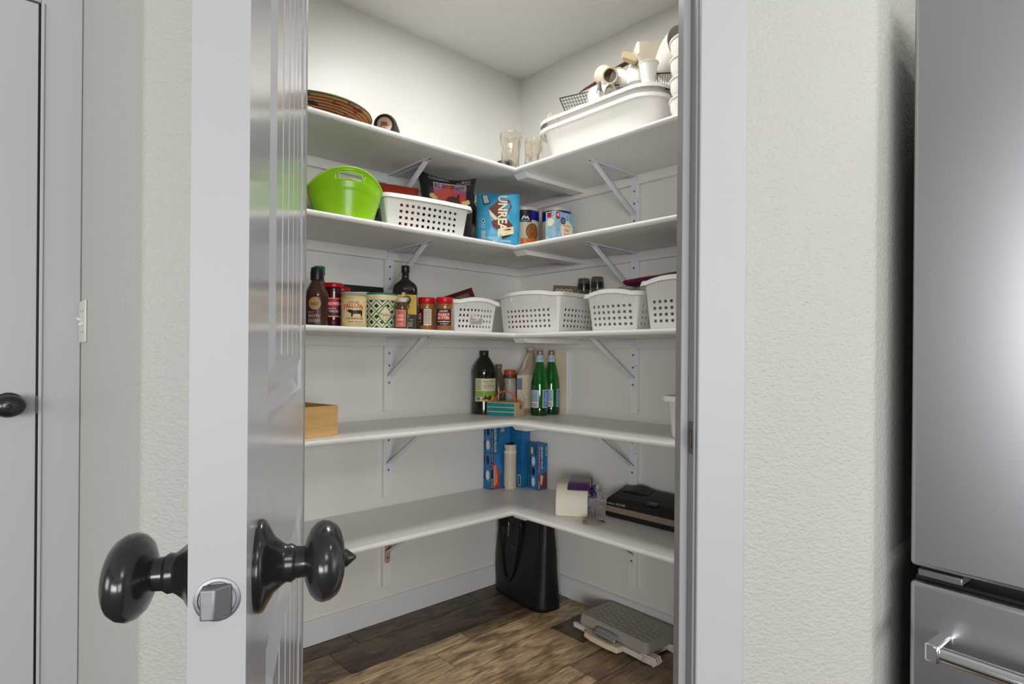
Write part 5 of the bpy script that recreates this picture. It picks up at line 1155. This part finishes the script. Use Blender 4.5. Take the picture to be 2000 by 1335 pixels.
decal('red_band', [('rect', 0.001, 0.001, 0.010, 0.210)], M_((176, 24, 36)), fy, t)
decal('lettering', [('text', 'WIDE OPENING DOUBLE ZIPPER SEAL', 0.0025, 0.078, 0.005, 0.125, 90, 0.0), ('text', '54 BAGS', 0.0025, 0.006, 0.005, 0.036, 90, 0.02)], WHT, fy, t, 0.0008)
decal('lettering', [('text', 'QUART PLUS', 0.016, 0.096, 0.010, 0.104, 90, 0.02)], WHT, fy, t, 0.0006)
decal('lettering', [('text', 'FREEZER', 0.029, 0.112, 0.008, 0.086, 90, 0.0)], M_((20, 44, 90)), fy, t, 0.0006)
decal('lettering_panel', [('rect', 0.041, 0.148, 0.051, 0.204)], INK, fy, t, 0.0005)
decal('lettering', [('text', 'KIRKLAND', 0.043, 0.152, 0.006, 0.048, 90, 0.03)], WHT, fy, t, 0.0009)
decal('food_picture', [('poly', [(0.012, 0.070), (0.050, 0.082), (0.054, 0.01), (0.014, 0.004)])], mat((90, 70, 60), 0.5, mottle=(150, 40, 36), mscale=50), fy, t, 0.0006)
decal('sandwich_picture', [('poly', [(0.013, 0.072), (0.030, 0.062), (0.022, 0.022), (0.012, 0.026)])], M_((214, 196, 170)), fy, t, 0.0010)
# roll of wrap
t = thing('plastic_roll', 'upright translucent plastic tube roll in front of the blue boxes', 'roll', (1.866, 2.050, z), FC)
obj('roll_body', MB().lathe([(0.027, 0), (0.0295, 0.002), (0.0290, 0.205), (0.0275, 0.2065), (0.021, 0.2065), (0.020, 0.200), (0.0, 0.195)], 40), mat((206, 194, 174), 0.25, coat=0.3), t, smooth=True, auto=40)
obj('tape_band', MB().lathe([(0.0294, 0.165), (0.0299, 0.166), (0.0299, 0.178), (0.0294, 0.179)], 40, cap=False), mat((226, 216, 198), 0.3), t, smooth=True)
obj('core', MB().lathe([(0.0195, 0.2005), (0.0195, 0.2085), (0.017, 0.2085), (0.0, 0.204)], 32), M_((52, 44, 38)), t, smooth=True)
for zz in (0.010, 0.185): obj('rubber_dot', MB().lathe([(0.004, 0), (0.0035, 0.004), (0, 0.005)], 12).xf(Matrix.Translation((-0.026, -0.0135, zz)) @ Matrix.Rotation(radians(100), 4, 'X')), BLACK, t, smooth=True)
obj('loose_end', MB().grid(lambda u, v: ((0.030+0.012*v)*sin(-1.0+2.2*u), -(0.030+0.012*v)*cos(-1.0+2.2*u), 0.001+0.006*(1-v)*(0.5+0.5*sin(u*20))), 24, 3), mat((220, 212, 196), 0.2, trans=0.4, ior=1.3), t, smooth=True, fix=False)
# napkin pack
t = thing('napkin_pack', 'white napkin pack with a purple band in torn clear wrap on the lowest shelf', 'pack', (1.7200, 1.5330, z+0.0005), radians(-54))
def slab(x0, x1, inset, zt_=0.118):
    pf = [(0.0+inset*0, 0.0), (-0.006, 0.03), (-0.004, 0.070), (0.010, 0.095), (0.034, zt_-0.004), (0.060, zt_), (0.185, zt_+0.0), (0.200, zt_-0.010), (0.202, 0.0)]
    return MB().extr([(a, b_) for a, b_ in pf], 'x', x0, x1)
PK = mat((236, 226, 208), 0.5)
obj('napkins', slab(-0.064, 0.060, 0), PK, t, bevel=0.004, smooth=True, seg=3)
pu = MB().extr([(0.010, 0.1000), (0.034, 0.1155), (0.060, 0.1195), (0.186, 0.1195), (0.203, 0.108), (0.205, 0.03), (0.209, 0.03), (0.207, 0.110), (0.188, 0.123), (0.060, 0.1225), (0.034, 0.1185), (0.009, 0.1030)], 'x', -0.020, 0.064)
obj('purple_band', pu, mat((70, 34, 104), 0.25, bump=0.3, bscale=40, bdist=0.003, mottle=(96, 60, 92), mscale=12), t, bevel=0.0008)
obj('clear_wrap', blob(0.030, 0.072, 0.050, 0.9, 3.0, 11, 34).xf(Matrix.Translation((0.088, 0.075, 0.0))), mat((224, 218, 226), 0.10, trans=0.0, bump=0.6, bscale=50, bdist=0.006, alpha=0.36, coat=0.6), t, smooth=True, auto=20)
obj('purple_fold', blob(0.016, 0.052, 0.026, 0.7, 2.6, 14, 20).xf(Matrix.Translation((0.076, 0.080, 0.058))), mat((70, 30, 120), 0.2, coat=0.3), t, smooth=True, auto=25)
t = thing('wrapped_sachet', 'small crumpled clear bag lying at the shelf edge before the napkin pack', 'sachet', (1.708, 1.424, z), radians(-48))
obj('film', blob(0.036, 0.020, 0.009, 0.8, 3.4, 8, 26), mat((212, 200, 178), 0.15, trans=0.5, ior=1.25, bump=0.9, bscale=120, bdist=0.004), t, smooth=True, auto=20)
obj('dark_tie', MB().tube([(0.024, -0.004, 0.012), (0.040, -0.002, 0.012), (0.048, 0.004, 0.006)], 0.003, 6), M_((58, 52, 50)), t, smooth=True)
# vacuum sealer
t = thing('vacuum_sealer', 'black countertop vacuum sealer with a grey-brown front stripe on the lowest shelf', 'appliance', (1.834, 1.270, z), radians(1.5))
y0, y1 = -0.225, 0.188
VB = mat((27, 25, 24), 0.32, bump=0.05, bscale=200)
obj('lower_body', MB().extr([(0.004, 0.002), (0.0, 0.006), (0.0, 0.021), (0.144, 0.021), (0.144, 0.002)], 'y', y0, y1), VB, t, bevel=0.003)
obj('front_stripe', MB().extr([(0.001, 0.0212), (0.004, 0.043), (0.140, 0.043), (0.140, 0.0212)], 'y', y0+0.001, y1-0.001), mat((140, 122, 108), 0.4), t, bevel=0.001)
obj('upper_body', MB().extr([(0.002, 0.0435), (0.004, 0.064), (0.012, 0.071), (0.138, 0.102), (0.145, 0.096), (0.145, 0.0435)], 'y', y0, y1), VB, t, bevel=0.005, seg=3)
obj('lid_groove', MB().extr([(0.034, 0.0765), (0.037, 0.079), (0.040, 0.0785), (0.037, 0.0755)], 'y', y0+0.01, y1-0.02), M_((70, 66, 62), 0.3), t)
obj('rear_hump', MB().grid(lambda u, v: (0.080+0.058*v, 0.05+0.12*u, 0.085+0.014*v+0.009*sin(pi*u)**2*(0.3+0.7*v)), 16, 6), VB, t, smooth=True, fix=False, solid=0.004)
obj('latch', MB().box(0.014, 0.040, -0.030, 0.010, 0.074, 0.082), mat((74, 70, 64), 0.35), t, bevel=0.002)
ring = MB().lathe([(0.0235, 0), (0.0255, 0), (0.0255, 0.0012), (0.0235, 0.0012), (0.0235, 0)], 32, cap=False).xf(Matrix.Translation((0.090, -0.115, 0.0898)) @ Matrix.Rotation(radians(-12.5), 4, 'Y'))
obj('round_badge', ring, mat((200, 196, 190), 0.3, metal=0.6), t, smooth=True)
fv = lambda a, zz, l: (0.0+(zz*0.10)+0.0025-l, -a, 0.043+zz)
decal('lettering', [('text', 'FoodSaver', -0.190, 0.008, 0.045, 0.007, 0, 0.0), ('text', 'VS', -0.140, 0.008, 0.012, 0.008, 0, 0.02), ('text', '3198', -0.124, 0.008, 0.026, 0.008, 0, 0.01)], M_((196, 190, 182)), fv, t, 0.0010)
ftop = lambda a, q, l: (0.090+q, -a, 0.0895+q*0.2246+l)
decal('badge_print', [('text', 'V', 0.106, -0.010, 0.018, 0.018, 0, 0.0)], M_((190, 186, 180)), ftop, t, 0.0010)

# ================================================================== on the floor
# tote bag
t = thing('tote_bag', 'black leather tote bag standing on the floor in the pantry corner', 'bag', (1.855, 1.925, 0))
t.rotation_euler = (0, 0, radians(-7))
LE = mat((15, 14, 15), 0.5, bump=0.25, bscale=260, bdist=0.0006)
rings = []; nz_ = 26; na = 56
for j in range(nz_+1):
    v = j/nz_; zz = 0.405*v
    ly = 0.186*(1-0.06*v-0.10*max(0, v-0.55)); lx = 0.078*(1-0.45*v**1.3)
    ring = []
    for i in range(na):
        a = 2*pi*i/na; ca, sa = cos(a), sin(a)
        x = lx*abs(ca)**0.55*(1 if ca > 0 else -1); y = ly*abs(sa)**0.75*(1 if sa > 0 else -1)
        wob = 0.006*noise.noise(Vector((x*9, y*9+3, zz*8)))+0.0022*noise.noise(Vector((x*30, y*30, zz*46)))*(1.4 if y < -0.10 else 0.6)
        k = 1+wob/0.06
        bul = 0.012*sin(pi*v)*(1 if y > 0.10 else 0)
        ring.append((x*k, y*(1+wob*1.5)+bul, zz+0.012*v*noise.noise(Vector((y*10, 1, x*10)))))
    rings.append(ring)
obj('bag_body', MB().loft(rings, cap=False).add(rings[0], [tuple(range(na))[::-1]]), LE, t, smooth=True, auto=80, solid=0.003)
obj('inner_lining', MB().loft([[(p[0]*0.93, p[1]*0.97, p[2]-0.02) for p in rings[-1]], [(p[0]*0.9, p[1]*0.95, 0.30) for p in rings[-1]]], cap=False), M_((10, 10, 10), 0.8), t, fix=False)
def strap(y_a, y_b, zlow, x_):
    pts = []
    for i in range(33):
        u = i/32; y = y_a+(y_b-y_a)*u; zz = 0.330-(0.330-zlow)*(1-abs(2*u-1)**2.6)
        pts.append(Vector((x_-0.010*sin(pi*u), y, zz)))
    mb = MB(); ringl = []
    for i, p in enumerate(pts):
        d = (pts[min(i+1, 32)]-pts[max(i-1, 0)]).normalized(); nrm = Vector((0, -d.z, d.y))
        ringl.append([tuple(p+nrm*0.009), tuple(p+nrm*0.009+Vector((-0.005, 0, 0))), tuple(p-nrm*0.009+Vector((-0.005, 0, 0))), tuple(p-nrm*0.009)])
    return mb.loft(ringl)
obj('strap', strap(0.115, -0.035, 0.085, -0.066), mat((11, 11, 12), 0.5), t, smooth=True, auto=40)
for yy in (0.115, -0.035): obj('strap_tab', MB().box(-0.066, -0.054, yy-0.012, yy+0.012, 0.300, 0.352), mat((11, 11, 12), 0.5), t, bevel=0.003)
for i, yy in enumerate((-0.150,)): obj('side_seam', MB().tube([(-0.046, -0.150+0.001*k_, 0.01+0.385*k_/12) if True else 0 for k_ in range(13)], 0.0016, 6), LE, t, smooth=True)
obj('metal_charm', MB().tube([(-0.0655, 0.048, 0.332), (-0.066, 0.044, 0.305), (-0.066, 0.052, 0.288), (-0.0665, 0.044, 0.270)], 0.0014, 6).tube([(-0.066, 0.040, 0.330), (-0.0665, 0.050, 0.300), (-0.066, 0.048, 0.272)], 0.0014, 6), mat((150, 146, 140), 0.3, metal=0.8), t, smooth=True)
obj('buckle', MB().box(-0.0695, -0.066, -0.010, 0.022, 0.232, 0.236), mat((120, 116, 110), 0.3, metal=0.8), t, bevel=0.001)
# folding stool
t = thing('step_stool', 'folded grey and white plastic step stool lying flat on the floor', 'stool', (1.878, 1.383, 0), radians(-3.5))
SG = mat((166, 160, 148), 0.5, bump=0.1, bscale=200)
L2, W2 = 0.170, 0.098
def srr(w_, l_, r_, zz): return [(x, y, zz) for x, y in rrect(2*w_, 2*l_, r_, 4)]
obj('seat_top', MB().loft([srr(W2-0.002, L2-0.002, 0.016, 0.030), srr(W2, L2, 0.018, 0.032), srr(W2-0.004, L2-0.004, 0.018, 0.064), srr(W2-0.008, L2-0.008, 0.016, 0.068)]), SG, t, smooth=True, auto=40)
for i in range(13):
    for j in range(7):
        yy = -L2+0.026+i*0.0245; xx = -W2+0.022+j*0.0262+(0.008 if i % 2 else 0)
        if xx > W2-0.022: continue
        if i == 0 and j == 0: g0 = obj('grip_ridge', MB().box(-0.0010, 0.0010, -0.009, 0.009, 0, 0.0012), mat((188, 182, 170), 0.5), t); g0.location = (xx, yy, 0.068)
        else:
            g = copyobj(g0, t); g.location = (xx, yy+random.uniform(-0.002, 0.002), 0.068)
SW = mat((232, 222, 208), 0.4)
obj('side_frame', MB().box(-W2-0.010, -W2+0.006, -L2-0.020, L2+0.018, 0.006, 0.026), SW, t, bevel=0.004)
obj('side_frame', MB().box(W2-0.016, W2-0.002, -L2-0.010, L2+0.010, 0.006, 0.026), SW, t, bevel=0.004)
obj('folded_panel', MB().box(-W2+0.007, W2-0.017, -L2+0.010, L2-0.010, 0.008, 0.0295), mat((222, 214, 204), 0.4), t, bevel=0.002)
for sx, x_ in ((-1, -W2+0.018), (1, W2-0.045)):
    for k in range(3):
        xx = x_-0.018+k*0.013
        obj('leg_fin', MB().extr([(-L2-0.030, 0.0), (-L2-0.044, 0.018), (-L2-0.034, 0.034), (-L2+0.03, 0.029), (-L2+0.03, 0.008)], 'x', xx, xx+0.005) , SW, t, bevel=0.0012)
hd_ = MB().loft([[(x, y, 0.010) for x, y in [(-W2-0.046, -0.070), (-W2-0.052, -0.02), (-W2-0.052, 0.055), (-W2-0.044, 0.098), (-W2-0.0105, 0.104), (-W2-0.0105, -0.076)]], [(x, y, 0.030) for x, y in [(-W2-0.044, -0.068), (-W2-0.050, -0.02), (-W2-0.050, 0.055), (-W2-0.042, 0.096), (-W2-0.0105, 0.102), (-W2-0.0105, -0.074)]]])
obj('carry_handle', hd_, mat((236, 216, 190), 0.4), t, bevel=0.004, seg=3)
obj('handle_recess', MB().box(-W2-0.034, -W2-0.012, -0.045, 0.070, 0.0300, 0.0308), mat((190, 186, 180), 0.35), t)
obj('steel_latch', MB().grid(lambda u, v: (-W2-0.003-0.022*v, -0.040+0.110*u, 0.050-0.017*v**0.7+0.003*sin(pi*u)), 12, 5), mat((176, 180, 184), 0.3, metal=0.5), t, smooth=True, fix=False, solid=0.0015)
for k in range(6): obj('vent_slot', MB().box(-W2-0.035, -W2-0.030, -0.030+k*0.013, -0.022+k*0.013, 0.0302, 0.0311), M_((70, 62, 54)), t)
obj('pivot', MB().lathe([(0.009, 0), (0.009, 0.0015), (0.007, 0.002), (0, 0.002)], 20).xf(Matrix.Translation((-W2-0.010, -L2+0.008, 0.016)) @ Matrix.Rotation(radians(-90), 4, 'Y')), mat((206, 198, 188), 0.4), t)
